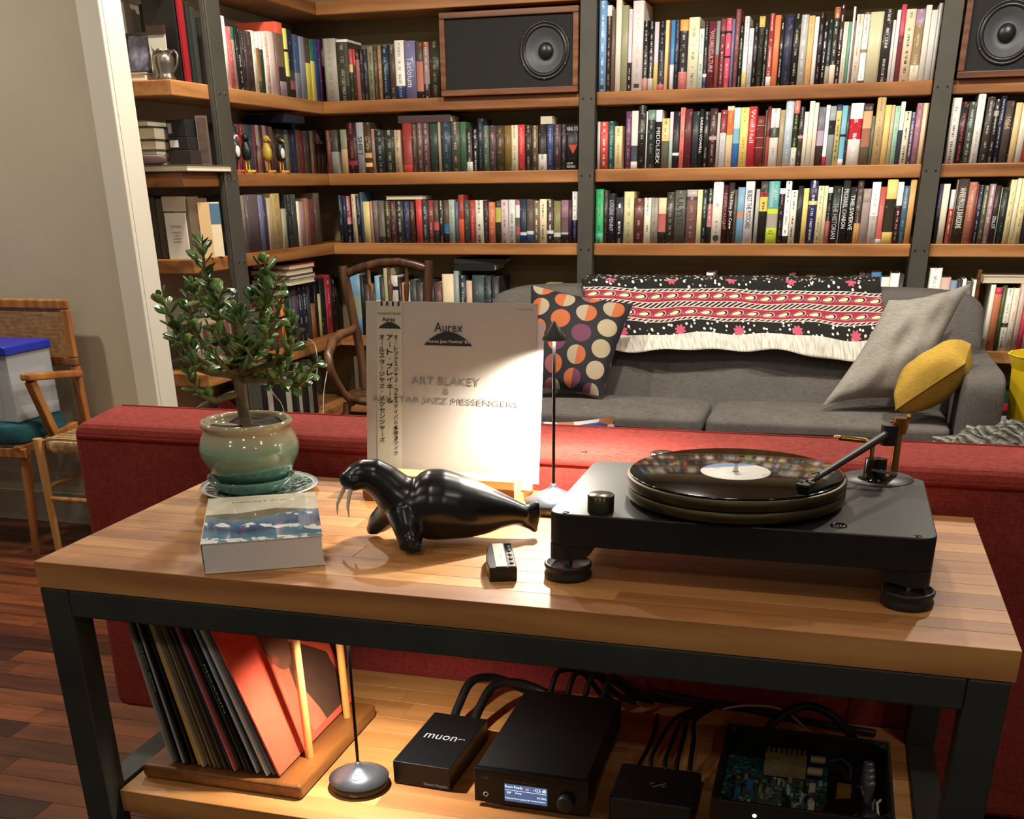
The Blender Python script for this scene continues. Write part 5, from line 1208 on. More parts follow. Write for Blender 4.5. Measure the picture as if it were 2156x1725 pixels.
for k in range(230):
    x = rg.uniform(-AX + .014, .032); y = rg.uniform(-AY + .014, .05); parts.cm = rg.choice((0, 0, 4, 4, 5, 3)); a = rg.uniform(.0012, .004); b = rg.uniform(.0012, .005); hgt = rg.uniform(.002, .012)
    parts.box((x - a, y - b, .0241), (x + a, y + b, .0241 + hgt))
parts.build('components', MC, pcb, kind='stuff')
for (x, y, c) in ((-.082, .0, 1), (-.03, -.085, 1), (-.10, -.03, 1), (.016, .012, 2), (.016, -.045, 2), (-.06, -.06, 4)):
    MB().box((x - .005, y - .006, .0242), (x + .005, y + .006, .046)).build('capacitor', MC[c], pcb, bevel=.001)
coil = MB(); coil.cm = 0
coil.box((-.064, .052, .03), (.004, .096, .052))
for k in range(8): coil.cyl((-.060 + k * .0085, .098, .050), (-.060 + k * .0085, .098, .060), .0032, 8)
coil.build('wound_coils', plain('tan_windings', '7a6a44', .6, var=.3, vscale=90), pcb)
for (x, y) in ((.022, .098), (.018, .055)): MB().cyl((x - .012, y, .046), (x + .012, y, .046), .007, 14).build('film_capacitor', plain('film_cap', '9a8a68', .5) if 'film_cap' not in bpy.data.materials else bpy.data.materials['film_cap'], pcb)
tc = Vector((.075, -.072, 0))
MB().lathe([(.012, .012), (.046, .012), (.050, .018), (.050, .044), (.046, .050), (.012, .050)], tc, 40).build('transformer', plain('red_windings', '6e1e28', .5, var=.2, vscale=50), am)
tpl = MB().lathe([(.001, .0535), (.040, .0535), (.042, .051), (.042, .050)], tc, 40).build('transformer_plate', M_black, am)
ff_logo(tpl, tc + Vector((.016, -.012, .0537)), .9)
for k in range(4): MB().lathe([(.001, .052), (.0085, .052), (.0095, .050), (.0095, .012)], (.104, .034 + k * .022, 0), 20).build('reservoir_capacitor', plain('cap_top', '6a6668', .35, .3) if 'cap_top' not in bpy.data.materials else bpy.data.materials['cap_top'], am)
MB().box((.054, .0, .02), (.076, .022, .05)).build('relay', plain('relay_amber', '8a6428', .4), am, bevel=.001)
for (pts, h) in (([(.04, .09, .05), (.06, .086, .06), (.075, .07, .055), (.074, .05, .04)], '2a3040'), ([(.04, .07, .05), (.058, .06, .062), (.07, .03, .05)], '1c1c1e'), ([(.115, -.02, .03), (.118, -.035, .06), (.112, -.05, .062), (.116, -.075, .045)], 'c8c4b8'), ([(.108, -.02, .03), (.110, -.03, .056), (.106, -.05, .058), (.110, -.07, .04)], '5a6a5c'), ([(.085, .03, .04), (.09, .01, .055), (.094, -.01, .05)], '5a6478')):
    MB().tube(pts, .0022, 7).build('wire', plain('wire_' + h, h, .5), am)
MB().sphere((-.067, -AY - .0004, .060), .0032, 10, 8, sc=(1, .5, 1)).build('power_light', emis('power_led', 'fff2c8', 2.5), am)

# cables
M_cab = plain('cable_black', '0d0d0d', .5)
def cable(label, pts, r, mat=M_cab, n=10):
    # Catmull-Rom through the points
    P_ = [Vector(p) for p in pts]; P_ = [P_[0]] + P_ + [P_[-1]]; out = []
    for i in range(1, len(P_) - 2):
        for k in range(6):
            t_ = k / 6; a, b, c_, d_ = P_[i - 1], P_[i], P_[i + 1], P_[i + 2]
            out.append(.5 * ((2 * b) + (c_ - a) * t_ + (2 * a - 5 * b + 4 * c_ - d_) * t_ ** 2 + (3 * b - a - 3 * c_ + d_) * t_ ** 3))
    out.append(P_[-2])
    return tag(MB().tube(out, r, n).build('cable', mat), label, 'cable', None)
z0 = SZ
cable('thick black cable arching from the left plug of the muon box', [(.536, .385, z0 + .02), (.536, .42, z0 + .035), (.545, .475, z0 + .062), (.580, .515, z0 + .055), (.64, .53, z0 + .03), (.70, .525, z0 + .02)], .0085)
cable('thick black cable arching from the right plug of the muon box', [(.577, .385, z0 + .02), (.578, .42, z0 + .035), (.59, .47, z0 + .058), (.63, .495, z0 + .06), (.68, .50, z0 + .045), (.725, .478, z0 + .035)], .009)
for k in range(4):
    x = .70 + .034 * k
    cable('black lead, %s from the muon box side, looping out behind the streamer' % ordn(k + 1), [(x, .459, z0 + .035), (x, .485, z0 + .055), (x + .01, .515, z0 + .085), (x + .05, .54, z0 + .075 - .008 * k), (x + .085, .55, z0 + .03), (x + .12, .55 + .006 * k, z0 + .012 + .004 * k)], .0055)
cable('thin black cord trailing along the shelf beside the streamer', [(.90, .53, z0 + .008), (.905, .44, z0 + .005), (.9, .36, z0 + .0045), (.895, .30, z0 + .0045), (.885, .27, z0 + .0045)], .0035)
for k, x in enumerate((-.022, .002, .022, .044)):
    X = .948 + x
    cable('black lead in the %s plug of the phono box' % ordn(k + 1), [(X, .284, z0 + .031), (X - .002, .31, z0 + .040), (X + .006 - .004 * k, .38, z0 + .045), (X + .016 - .010 * k, .46, z0 + .040), (.975 + .0105 * k, .53, z0 + .032 + .002 * k)], .0042)
cable('thin red and white signal cord crossing behind the amplifier', [(1.02, .54, z0 + .03), (1.06, .545, z0 + .040), (1.12, .52, z0 + .055), (1.16, .46, z0 + .062), (1.19, .41, z0 + .055)], .0022, plain('white_cord', 'b8b0ac', .5))
cable('thick black power cable behind the amplifier', [(1.10, .41, z0 + .03), (1.12, .46, z0 + .06), (1.17, .50, z0 + .075), (1.22, .50, z0 + .06), (1.26, .47, z0 + .03), (1.27, .42, z0 + .03)], .008)
cable('black cable strung along the back of the lower shelf', [(.88, .556, z0 + .045), (.95, .555, z0 + .036), (1.05, .556, z0 + .030), (1.15, .555, z0 + .018), (1.3, .552, z0 + .01)], .007)
# ================================================================== loudspeakers on the top shelf
M_spkw = wood('speaker_walnut', ('4a2a18', '6e4428', '8a5c38'), 'x', 1.5, .4)
M_spkb = plain('speaker_baffle', '0f0f0e', .75, var=.2, vscale=200)
def speaker(label, x0, x1, z0, z1, wc, wr_):
    s_ = thing('loudspeaker', label, 'speaker', ((x0 + x1) / 2, YS - .03, z0))
    W2 = (x1 - x0) / 2; H = z1 - z0; D = .26; f_ = .024
    m = MB()
    m.box((-W2, 0, 0), (W2, D, f_)); m.box((-W2, 0, H - f_), (W2, D, H)); m.box((-W2, 0, f_), (-W2 + f_, D, H - f_)); m.box((W2 - f_, 0, f_), (W2, D, H - f_)); m.box((-W2 + f_, D - .012, f_), (W2 - f_, D, H - f_))
    m.build('cabinet', M_spkw, s_, bevel=.003)
    c = Vector((wc[0] - (x0 + x1) / 2, .0135, wc[1] - z0)); Mx = Matrix.Rotation(PI / 2, 4, 'X')
    bx0, bx1, bz0, bz1 = -W2 + f_ + .0005, W2 - f_ - .0005, f_ + .0005, H - f_ - .0005
    angs = sorted([2 * PI * k / 48 for k in range(48)] + [math.atan2(zz_ - c.z, xx_ - c.x) % (2 * PI) for xx_ in (bx0, bx1) for zz_ in (bz0, bz1)])
    vs_ = []
    for a_ in angs:
        ca, sa = math.cos(a_), math.sin(a_); ts = []
        if ca > 1e-6: ts.append((bx1 - c.x) / ca)
        if ca < -1e-6: ts.append((bx0 - c.x) / ca)
        if sa > 1e-6: ts.append((bz1 - c.z) / sa)
        if sa < -1e-6: ts.append((bz0 - c.z) / sa)
        r_o = min(ts); vs_ += [(c.x + ca * wr_ * .93, .014, c.z + sa * wr_ * .93), (c.x + ca * r_o, .014, c.z + sa * r_o)]
    nA = len(angs)
    MB().add(vs_, [(2 * k, 2 * k + 1, 2 * ((k + 1) % nA) + 1, 2 * ((k + 1) % nA)) for k in range(nA)]).build('baffle', M_spkb, s_)
    wo = MB().lathe([(1.0 * wr_, 0), (.99 * wr_, .006), (.93 * wr_, .007), (.90 * wr_, .004)], c, 48, M=Mx).build('woofer_ring', plain('driver_frame', '202020', .4) if 'driver_frame' not in bpy.data.materials else bpy.data.materials['driver_frame'], s_)
    MB().lathe([(.90 * wr_, .004), (.85 * wr_, .009), (.80 * wr_, .008), (.76 * wr_, .003)], c, 48, M=Mx).build('surround', plain('rubber_surround', '1a1a1a', .35) if 'rubber_surround' not in bpy.data.materials else bpy.data.materials['rubber_surround'], wo)
    MB().lathe([(.76 * wr_, .003), (.55 * wr_, -.012), (.34 * wr_, -.024), (.30 * wr_, -.022)], c, 48, M=Mx).build('cone', plain('paper_cone', '4c5054', .5) if 'paper_cone' not in bpy.data.materials else bpy.data.materials['paper_cone'], wo)
    MB().lathe([(.31 * wr_, -.024), (.28 * wr_, -.012), (.2 * wr_, -.006), (.1 * wr_, -.003), (.0005, -.002)], c, 36, M=Mx).build('dust_cap', bpy.data.materials['rubber_surround'], wo)
    for k in range(6):
        a = PI / 2 + k * PI / 3; q = c + Vector((math.cos(a) * .965 * wr_, -.0068, math.sin(a) * .965 * wr_))
        MB().sphere(q, .0034, 8, 6).build('screw', M_chrome, wo)
    return s_
zt1 = BZ[1] + .0008
speaker('walnut framed loudspeaker beside the books in the corner bay', -.662, -.034, zt1, zt1 + .322, (-.185, 1.802), .112)
speaker('walnut framed loudspeaker in the far bay past the end post', 1.512, 2.14, zt1, zt1 + .322, (1.675, 1.792), .112)

# ================================================================== books lying flat and face-out
def flat_book(label, lo, hi, h, rz=0, pages='-y', name='book'):
    lo = Vector(lo); hi = Vector(hi); c = (lo + hi) / 2
    o = thing(name, label, 'book', (c.x, c.y, lo.z), rz)
    a = lo - Vector((c.x, c.y, lo.z)); b = hi - Vector((c.x, c.y, lo.z)); t_ = min(.003, (b.z - a.z) * .15)
    mt = plain('cover_' + h, h, .45) if 'cover_' + h not in bpy.data.materials else bpy.data.materials['cover_' + h]
    m = MB(); m.box((a.x, a.y, 0), (b.x, b.y, t_)); m.box((a.x, a.y, b.z - t_), (b.x, b.y, b.z))
    if pages == '-y': m.box((a.x, b.y - t_, t_), (b.x, b.y, b.z - t_))
    elif pages == '+x': m.box((a.x, a.y, t_), (a.x + t_, b.y, b.z - t_))
    else: m.box((a.x, a.y, t_), (b.x, a.y + t_, b.z - t_))
    m.build('cover', mt, o)
    MB().box((a.x + t_ * 1.2, a.y + t_ * 1.2, t_ + .0002), (b.x - t_ * 1.2, b.y - t_ * 1.2, b.z - t_ - .0002)).build('pages', M_paper, o)
    return o
def top_of(px0, px1, y): return py(px0, y, YS + .01).x, py(px1, y, YS + .01).x
xa, xb = top_of(838, 948, 258); flat_book('mauve book lying flat on the book tops, second shelf of corner bay', (xa, YS + .012, row_top('R2B1', xa, xb)), (xb, YS + .15, min(1.583, row_top('R2B1', xa, xb) + .03)), '4a3438', pages='y')
xa, xb = top_of(812, 890, 420); flat_book('cream book lying flat on the book tops, third shelf of corner bay', (xa, YS + .012, row_top('R3B1', xa, xb)), (xb, YS + .14, row_top('R3B1', xa, xb) + .016), 'b8ac94', pages='-y')
xa, xb = top_of(955, 1040, 566); flat_book('black book lying flat atop the lowest row of the corner bay', (xa, YS + .02, row_top('R4B1', xa - .03, xb + .06)), (xb, YS + .2, row_top('R4B1', xa - .03, xb + .06) + .03), '1a1c1e', pages='y')
flat_book('second black book in the flat pile of the corner bay lowest row', (xa - .01, YS + .03, row_top('R4B1', xa - .03, xb + .06) + .0308), (xb + .04, YS + .2, row_top('R4B1', xa - .03, xb + .06) + .052), '222422', rz=.12, pages='y')
xa, xb = top_of(1138, 1162, 246); flat_book('small cream book lying flat on the row end near the centre post', (xa, YS + .012, row_top('R2B1', xa, xb)), (xb, YS + .12, min(1.583, row_top('R2B1', xa, xb) + .03)), 'c8c0a8', pages='y')
xa, xb = top_of(1148, 1178, 585); flat_book('small tan box-like book standing on the lowest row near the centre post', (xa, YS + .02, BZ[4] + .0008), (xb, YS + .10, .85), 'a89860', pages='y')
q = py(2065, 595, 3.93); r_ = py(2156, 572, 3.93)
flat_book('cream book laid across the row past the sofa in the far bay', (q.x, YS + .02, row_top('R4B4', q.x - .05, q.x + .4)), (q.x + .30, YS + .19, row_top('R4B4', q.x - .05, q.x + .4) + .03), 'e0d8c4', rz=.04)
q = py(2050, 650, 3.93)
so_ = MB().box((q.x - .008, YS + .005, BZ[4] + .001), (q.x + .008, YS + .02, BZ[4] + .33)).build('wooden_slat', M_spkw); tag(so_, 'dark brown wooden bookend standing upright behind the sofa end', 'slat')  # plain brown stick standing upright at the end of the row
# stack of flat books on the side wall, lowest shelf
zz = row_top('R4L', 3.3, 3.8); print('pile from', zz)
for (k, (h, th_, dy)) in enumerate((('c8bca4', .022, .0), ('3a2024', .018, .01), ('7a6a54', .024, -.01), ('8a2420', .022, .012))):
    flat_book('%s flat book, %s from the bottom of the side wall pile' % (cname(h), ordn(k + 1)), (XS - .20, 3.42 + dy, zz), (XS - .006, 3.68 + dy, zz + th_), h, pages='+x'); zz += th_ + .0006
# picture book facing out in the corner of the third shelf
p0, p1 = py(684, 512, YS - .015), py(717, 512, YS - .015)
fb = thing('face_out_book', 'white bordered book with dark arch cover standing face-out in the corner', 'book', (XS - .058, 3.775, BZ[3] + .001), math.radians(58))
FW, FH = .125, .192
MB().box((-FW / 2, 0, 0), (FW / 2, .016, FH)).build('cover', plain('cream_cover', 'd8c8b0', .5), fb)
MB().add([(-FW * .42, -.0005, FH * .62), (FW * .42, -.0005, FH * .62), (FW * .42, -.0005, FH * .93), (-FW * .42, -.0005, FH * .93)], [(0, 1, 2, 3)]).build('red_panel', txtmat('9c5448'), fb)
arch = [(-FW * .38, .06 * FH), (FW * .38, .06 * FH)] + [(FW * .38 * math.cos(PI * k / 14), FH * .55 + FW * .38 * math.sin(PI * k / 14)) for k in range(15)]
MB().add([(a, -.001, b) for a, b in arch], [tuple(range(len(arch)))]).build('arch_print', txtmat('2a2422'), fb)

# ================================================================== side wall, end of the shelves
S1, S2, S3, S4 = [z + .0008 for z in BZ[1:5]]
YE = 2.64
# shelf 1: photo frame on a white book, greeting card, pewter tankard, binder, red book
flat_book('white book lying flat under the framed photograph', (-1.49, 2.64, S1), (-1.375, 2.78, S1 + .026), 'd8d4c8', pages='-y')
pf = thing('photo_frame', 'small dark framed photograph leaning on the white book', 'picture frame', (-1.432, 2.685, S1 + .0295), 0)
Mf = Matrix.Rotation(math.radians(-14), 4, 'X')
m = MB(); FW, FH = .105, .135
for (a, b) in (((-FW / 2, 0, 0), (FW / 2, .008, .007)), ((-FW / 2, 0, FH - .007), (FW / 2, .008, FH)), ((-FW / 2, 0, .007), (-FW / 2 + .007, .008, FH - .007)), ((FW / 2 - .007, 0, .007), (FW / 2, .008, FH - .007))): m.box(a, b, Mf)
m.build('frame', plain('dark_frame', '2e261e', .4), pf)
t = NT('misty_photo'); nz = t.noise(t.coord(), 16, 4); t.base(t.ramp(nz, [(.35, hexc('2e2c38')), (.5, hexc('605c70')), (.7, hexc('a49ca8'))])); t.set(.12)
MB().box((-FW / 2 + .007, .003, .007), (FW / 2 - .007, .006, FH - .007), Mf).build('photograph', t.m, pf)
gc = thing('greeting_card', 'tall white card with brown top propped behind the tankard', 'card', (-1.345, 2.70, S1))
MB().box((-.036, 0, 0), (.036, .003, .15)).build('sheet', plain('card_white', 'c8c2b4', .6), gc)
MB().box((-.038, -.004, .15), (.036, .006, .178)).build('header', plain('card_brown', '3a2a22', .5), gc)
tk = thing('tankard', 'small pewter tankard with jagged rim and curled handle', 'tankard', (-1.308, 2.665, S1))
M_pew = plain('pewter', '8a8478', .28, .9)
tm = MB(); tm.lathe([(.001, .0), (.036, 0), (.038, .006), (.034, .014), (.033, .022), (.039, .05), (.039, .07), (.034, .085)], n=32)
n_ = 32
vs = []; fs = []
for k in range(n_):
    a = 2 * PI * k / n_; hh = .087 + (.012 * abs(math.sin(3.5 * a))) + (.016 if k in (18, 19) else 0)
    vs += [(.034 * math.cos(a), .034 * math.sin(a), .085), (.0365 * math.cos(a), .0365 * math.sin(a), hh)]
for k in range(n_): q = (k + 1) % n_; fs.append((2 * k, 2 * q, 2 * q + 1, 2 * k + 1))
tm.add(vs, fs, True); to_ = tm.build('body', M_pew, tk); sd = to_.modifiers.new('s', 'SOLIDIFY'); sd.thickness = .0018
MB().tube([(.034, .0, .082), (.048, .004, .094), (.057, .006, .080), (.054, .004, .05), (.038, 0, .025)], .0042, 8).build('handle', M_pew, tk)
bd = MB().box((-1.425, 2.755, S1), (-1.29, 2.79, S1 + .30)).build('binder', plain('binder_black', '1c1a1a', .4, var=.2, vscale=20), bevel=.002); tag(bd, 'tall black binder standing at the end of the top side shelf', 'binder')
rb = MB().box((-1.284, 2.755, S1), (-1.272, 2.785, S1 + .31)).build('red_folder', plain('folder_red', '8c1a22', .35), bevel=.001); tag(rb, 'thin bright red folder standing beside the black binder', 'folder')
for k, (y_, h, H_) in enumerate(((2.805, '20221f', .262), (2.835, '2c302c', .25))):
    o = MB().box((-1.47, y_, S1), (-1.272, y_ + .026, S1 + H_)).build('dark_volume', plain('volume_' + h, h, .5), bevel=.002); tag(o, ('black' if k == 0 else 'dark grey') + ' clothbound volume behind the side post on the top shelf', 'book')
# shelf 2: wide folio, pile of paperbacks, dark boxes, leather case
ff = flat_book('wide brown folio lying flat and overhanging the second side shelf', (-1.50, 2.60, S2), (-1.225, 2.93, S2 + .024), '5a5044', pages='-y')
zz = S2 + .0248
for k, (h, th_, w_, dx) in enumerate((('8a8272', .022, .095, .012), ('6a604e', .028, .10, .006), ('5c5648', .034, .108, 0), ('2a2828', .044, .112, -.004), ('57534a', .022, .085, .0))):
    flat_book('%s paperback, %s from the bottom of the pile on the brown folio' % (cname(h), ordn(k + 1)), (-1.49 + dx, 2.66, zz), (-1.49 + dx + w_, 2.82, zz + th_), h, pages='-y'); zz += th_ + .0006
bxs = ((-1.372, -1.275, 2.72, 2.83, .05, '2a2420', 'low dark brown box beside the paperback pile'), (-1.368, -1.285, 2.725, 2.82, .045, '1c1c1e', 'black card box with white label stacked on the brown box'), (-1.372, -1.29, 2.73, 2.82, .058, '181a1c', 'topmost black box beside the paperback pile'))
zz = S2 + .0248
for (x0_, x1_, y0_, y1_, hh, h, lb) in bxs:
    o = thing('storage_box', lb, 'box', ((x0_ + x1_) / 2, (y0_ + y1_) / 2, zz))
    MB().box((-(x1_ - x0_) / 2, -(y1_ - y0_) / 2, 0), ((x1_ - x0_) / 2, (y1_ - y0_) / 2, hh)).build('body', plain('box_' + h, h, .5), o, bevel=.002)
    if 'white label' in lb: MB().box((-.036, -(y1_ - y0_) / 2 - .001, .01), (.0, -(y1_ - y0_) / 2 - .0002, .034)).build('paper_label', M_white, o)
    if 'topmost' in lb: MB().box((-.036, -(y1_ - y0_) / 2 - .001, .012), (-.02, -(y1_ - y0_) / 2 - .0002, .046)).build('picture_sticker', txtmat('a89aa4'), o)
    zz += hh + .0006
o = thing('picture_frame', 'tall narrow brown frame standing by the steel side post', 'frame', (-1.262, 2.80, S2 + .0248), math.radians(25))
MB().box((-.022, 0, 0), (.022, .012, .17)).build('frame', plain('frame_brown', '5c4e42', .5), o); MB().box((-.016, -.001, .008), (.016, -.0002, .162)).build('picture', plain('frame_print', '4a3a32', .5, var=.4, vscale=30), o)
gcse = thing('glasses_case', 'worn brown leather glasses case lying on the folio', 'case', (-1.415, 2.635, S2 + .026), math.radians(35))
superbox(MB(), (-.075, -.02, 0), (.075, .02, .036), .5, 24, 12).build('shell', plain('brown_leather', '4a342e', .45, var=.2, vscale=40, bump=.2), gcse)
# shelf 3: dark spined volumes, tan volumes, small white book facing out
yy = 2.65
for k, (h, W_, H_) in enumerate((('2c2a24', .034, .225), ('33302a', .032, .222), ('4a4030', .026, .215), ('5a4c36', .03, .22), ('8c8468', .045, .222), ('6a5848', .02, .215))):
    o = MB().box((-1.495 + k * .0365, 2.66, S3), (-1.495 + k * .0365 + .034, 2.80, S3 + H_)).build('old_volume', plain('old_' + h, h, .6, var=.2, vscale=20), bevel=.002)
    tag(o, '%s old volume, %s from the wall on the third side shelf' % (cname(h), ordn(k + 1)), 'book')
ty = thing('face_out_book', 'small white book reading ON TYRANNY standing face-out on the third side shelf', 'book', (-1.335, 2.645, S3), math.radians(6))
MB().box((-.042, 0, 0), (.042, .010, .165)).build('cover', plain('white_cover', 'd4cebe', .55), ty)
put_text('title_lettering', 'ON TYRANNY', txtmat('4a443c'), ty, (-.022, 0, .112), (1, 0, 0), (0, 0, 1), length=.044, height=.009, lift=.0006)
for k, w_ in enumerate((.03, .016, .03, .036)): MB().add([(-w_ / 2, -.0006, .094 - .011 * k), (w_ / 2, -.0006, .094 - .011 * k), (w_ / 2, -.0006, .097 - .011 * k), (-w_ / 2, -.0006, .097 - .011 * k)], [(0, 1, 2, 3)]).build('fine_print', txtmat('9a9484'), ty)
wb = MB().box((-1.39, 2.657, S3 + .17), (-1.29, 2.6595, S3 + .223)).build('lettered_card', plain('card_cream', 'b8ac94', .6)); tag(wb, 'cream printed card tucked above the white book', 'card')
for k, (h, h2) in enumerate((('c8a878', 'c8a878'), ('d8c8a8', '4a6a80'))):
    o = thing('cream_paperback', ['tan paperback leaning by the steel post on the third side shelf', 'cream paperback with blue top panel against the steel post, third side shelf'][k], 'book', (-1.262 + .004 * k, 2.74 + .07 * k, S3), math.radians(60))
    MB().box((-.025, 0, 0), (.025, .02, .2)).build('cover', plain('pb_' + h, h, .5) if 'pb_' + h not in bpy.data.materials else bpy.data.materials['pb_' + h], o)
    if k: MB().box((-.0248, -.0008, .12), (.0248, -.0001, .195)).build('blue_panel', txtmat(h2), o)
# shelf 4: brown box and card sheets behind the plant
o = MB().box((-1.46, 2.72, S4), (-1.36, 2.90, S4 + .17)).build('wooden_box', wood('dark_box_wood', ('2a1610', '46281a', '5a3826'), 'z', 1.5, .4), bevel=.003); tag(o, 'dark brown wooden box on the lowest side shelf behind the plant', 'box')
for k, (x_, h) in enumerate(((-1.345, 'b0a48c'), (-1.325, 'a89c84'), (-1.305, '7a4a40'))):
    o = MB().box((x_, 2.70, S4), (x_ + .014, 2.88, S4 + .2 - .01 * k)).build('slim_folder', plain('folder_%d' % k, h, .6)); tag(o, '%s slim folder, %s from the wooden box on the lowest side shelf' % (cname(h), ordn(k + 1)), 'folder')

# ================================================================== wooden bird figures on the second side shelf
def bird(label, u, cols, hat=False, yellow=False, s=1.0):
    q = px(u, 362, XS - .008); o = thing('bird_figure', label, 'figurine', (XS - .03, q.y, S2), math.radians(62))
    Mb, Mw, Mfeet, Mbeak = [plain('bird_' + h, h, .45) if 'bird_' + h not in bpy.data.materials else bpy.data.materials['bird_' + h] for h in cols]
    k = s
    MB().lathe([(.0005, .045 * k), (.016 * k, .050 * k), (.021 * k, .068 * k), (.020 * k, .090 * k), (.015 * k, .108 * k), (.0105 * k, .118 * k), (.0005, .122 * k)], n=20).build('body', Mb, o)
    MB().sphere((0, -.007 * k, .078 * k), .0165 * k, 14, 10, sc=(.9, 1, 1.7)).build('belly', Mw, o)
    MB().sphere((0, -.003 * k, .130 * k), .0155 * k, 16, 10, sc=(1, 1, 1.05)).build('head', Mw if hat else Mb, o)
    MB().tube([(0, -.014 * k, .130 * k), (0, -.026 * k, .127 * k), (0, -.034 * k, .121 * k)], [.006 * k, .005 * k, .001], 10).build('beak', Mbeak, o)
    for sx in (-1, 1):
        MB().cyl((sx * .007 * k, 0, .008), (sx * .007 * k, 0, .05 * k), .0028, 8).build('leg', Mfeet, o)
        MB().prism([(sx * .007 * k - .003, .008), (sx * .007 * k + .003, .008), (sx * .007 * k + .014, -.028), (sx * .007 * k, -.034), (sx * .007 * k - .014, -.028)], 0, .010).build('foot', Mfeet, o, bevel=.002)
    for sx in (-1, 1): MB().sphere((sx * .0085 * k, -.014 * k, .135 * k), .0026 * k, 8, 6).build('eye', M_gloss, o)
    if hat: MB().lathe([(.0005, .170 * k), (.012 * k, .170 * k), (.012 * k, .146 * k), (.02 * k, .144 * k), (.02 * k, .142 * k)], n=18).build('hat', M_black, o)
bird('white and black bird figure in a black top hat with red feet', 511, ('2a2c30', 'd8d4c8', 'b84038', 'b84038'), True)
bird('all-black bird figure with bright yellow feet', 533, ('141414', '1c1c1c', 'd0a828', '1c1c1c'))
bird('mottled yellow duckling figure with orange-brown feet', 576, ('a88c2c', 'b89c3c', 'b8803c', 'b88c3c'))
bird('puffin figure with white belly and orange feet', 604, ('18181a', 'd0ccc0', 'd08838', 'd08838'))
nb = MB().box((-1.46, 3.52, BZ[2] + .205), (XS - .012, 3.72, BZ[2] + .235)).build('flat_box', plain('navy_box', '161e30', .5)); tag(nb, 'flat navy box lying on the disc cases of the second side shelf', 'box')

# ================================================================== armchair with storage bin, rope stool by the wall
M_teak = wood('teak', ('6a3c1c', '96602e', 'b5803f'), 'z', 1.4, .4)
ac_ = thing('armchair', 'teak armchair with cane back panel and teal seat cushion by the wall', 'chair', (-1.95, 2.15, 0))
XR, XL = -1.632, -2.24
t = NT('cane_weave'); v = t.coord(); s = t.sep(v)
w1 = t.math('SINE', t.math('MULTIPLY', s[0], 1500.0)); w2 = t.math('SINE', t.math('MULTIPLY', s[2], 1300.0)); nz = t.noise(v, 60, 3)
t.base(t.ramp(t.math('ADD', t.math('MULTIPLY', t.math('ADD', w1, w2), .16), t.math('MULTIPLY', nz, .9)), [(.2, hexc('7a5630')), (.55, hexc('a27a46')), (.85, hexc('bb9660'))])); t.set(.6); t.bump(t.math('ADD', w1, w2), .3, .002)
yb = 2.30; zt_, zb_ = .905, .665
tl = Matrix.Translation((0, 0, 0))
for (a, b) in (((XL, yb, zt_ - .035), (XR, yb + .024, zt_)), ((XL, yb, zb_), (XR, yb + .024, zb_ + .03))): MB().box(a, b).build('back_rail', M_teak, ac_, bevel=.006, world=True)
for xx in (XL, XR - .03): MB().box((xx, yb + .0005, zb_ + .0305), (xx + .03, yb + .0235, zt_ - .0355)).build('back_stile', M_teak, ac_, bevel=.004, world=True)
MB().box((XL + .03, yb + .009, zb_ + .03), (XR - .03, yb + .015, zt_ - .035)).build('cane_panel', t.m, ac_, world=True)
for xx in (XL + .015, XR - .02):
    MB().bar((xx, 2.335, .02), (xx, 2.318, .66), .030, .030).build('back_leg', M_teak, ac_, bevel=.004, world=True)
for sx, xx in ((1, XR - .005), (-1, XL + .0)):
    p0 = Vector((xx, 2.315, .635)); p1 = Vector((xx + .02, 1.985, .672))
    arm_ = MB().bar(p0, p1, .042, .026).build('armrest', M_teak, ac_, bevel=.008, seg=3, world=True)
    MB().bar((xx + .012, 2.02, .655), (xx - .02, 2.135, .435), .034, .030, up=(1, 0, 0)).build('arm_support', M_teak, ac_, bevel=.004, world=True)
    MB().bar((xx - .078, 1.985, .40), (xx - .055, 2.32, .435), .034, .036).build('seat_rail', M_teak, ac_, bevel=.005, world=True)
    f1 = Vector((xx - .085, 1.985, .001)) if sx > 0 else Vector((xx + .03, 1.985, .001))
    MB().tube([Vector((xx - .075, 2.02, .39)), f1], [.021, .013], 12).build('front_leg', M_teak, ac_, world=True)
MB().box((XL, 1.985, .375), (XR - .05, 2.01, .41)).build('front_rail', M_teak, ac_, bevel=.004, world=True)
M_teal = fabric('teal_cloth', '1c4248', '2c5a60', 350)
superbox(MB(), (XL + .02, 1.985, .415), (XR - .055, 2.29, .50), .3, 30, 16).build('seat_cushion', M_teal, ac_, world=True)
bn = thing('storage_bin', 'clear plastic storage bin with blue lid full of papers on the teal cushion', 'bin', (-1.95, 2.14, .5015))
t = NT('clear_plastic'); t.base(hexc('b8bcc0')); t.set(.25, alpha=.45); M_clear = t.m
BX, BY, BHH = .24, .12, .24
m = MB(); m.box((-BX, -BY, 0), (BX, BY, .004)); m.box((-BX, -BY, .004), (BX, -BY + .003, BHH)); m.box((-BX, BY - .003, .004), (BX, BY, BHH)); m.box((-BX, -BY + .003, .004), (-BX + .003, BY - .003, BHH)); m.box((BX - .003, -BY + .003, .004), (BX, BY - .003, BHH))
m.build('tub', M_clear, bn)
MB().box((-BX - .008, -BY - .008, BHH - .004), (BX + .008, BY + .008, BHH + .028)).build('lid', plain('blue_lid', '1c2c9a', .35), bn, bevel=.006, seg=3)
rg = random.Random(3)
for k in range(9):
    x_ = -BX + .02 + k * .05
    MB().box((x_, -BY + .01, .006), (x_ + .04, BY - .012, .15 + rg.uniform(-.02, .05)), Matrix.Rotation(rg.uniform(-.03, .03), 4, 'Y')).build('paper_stack', plain('white_paper', 'c4c2bc', .8) if 'white_paper' not in bpy.data.materials else bpy.data.materials['white_paper'], bn)
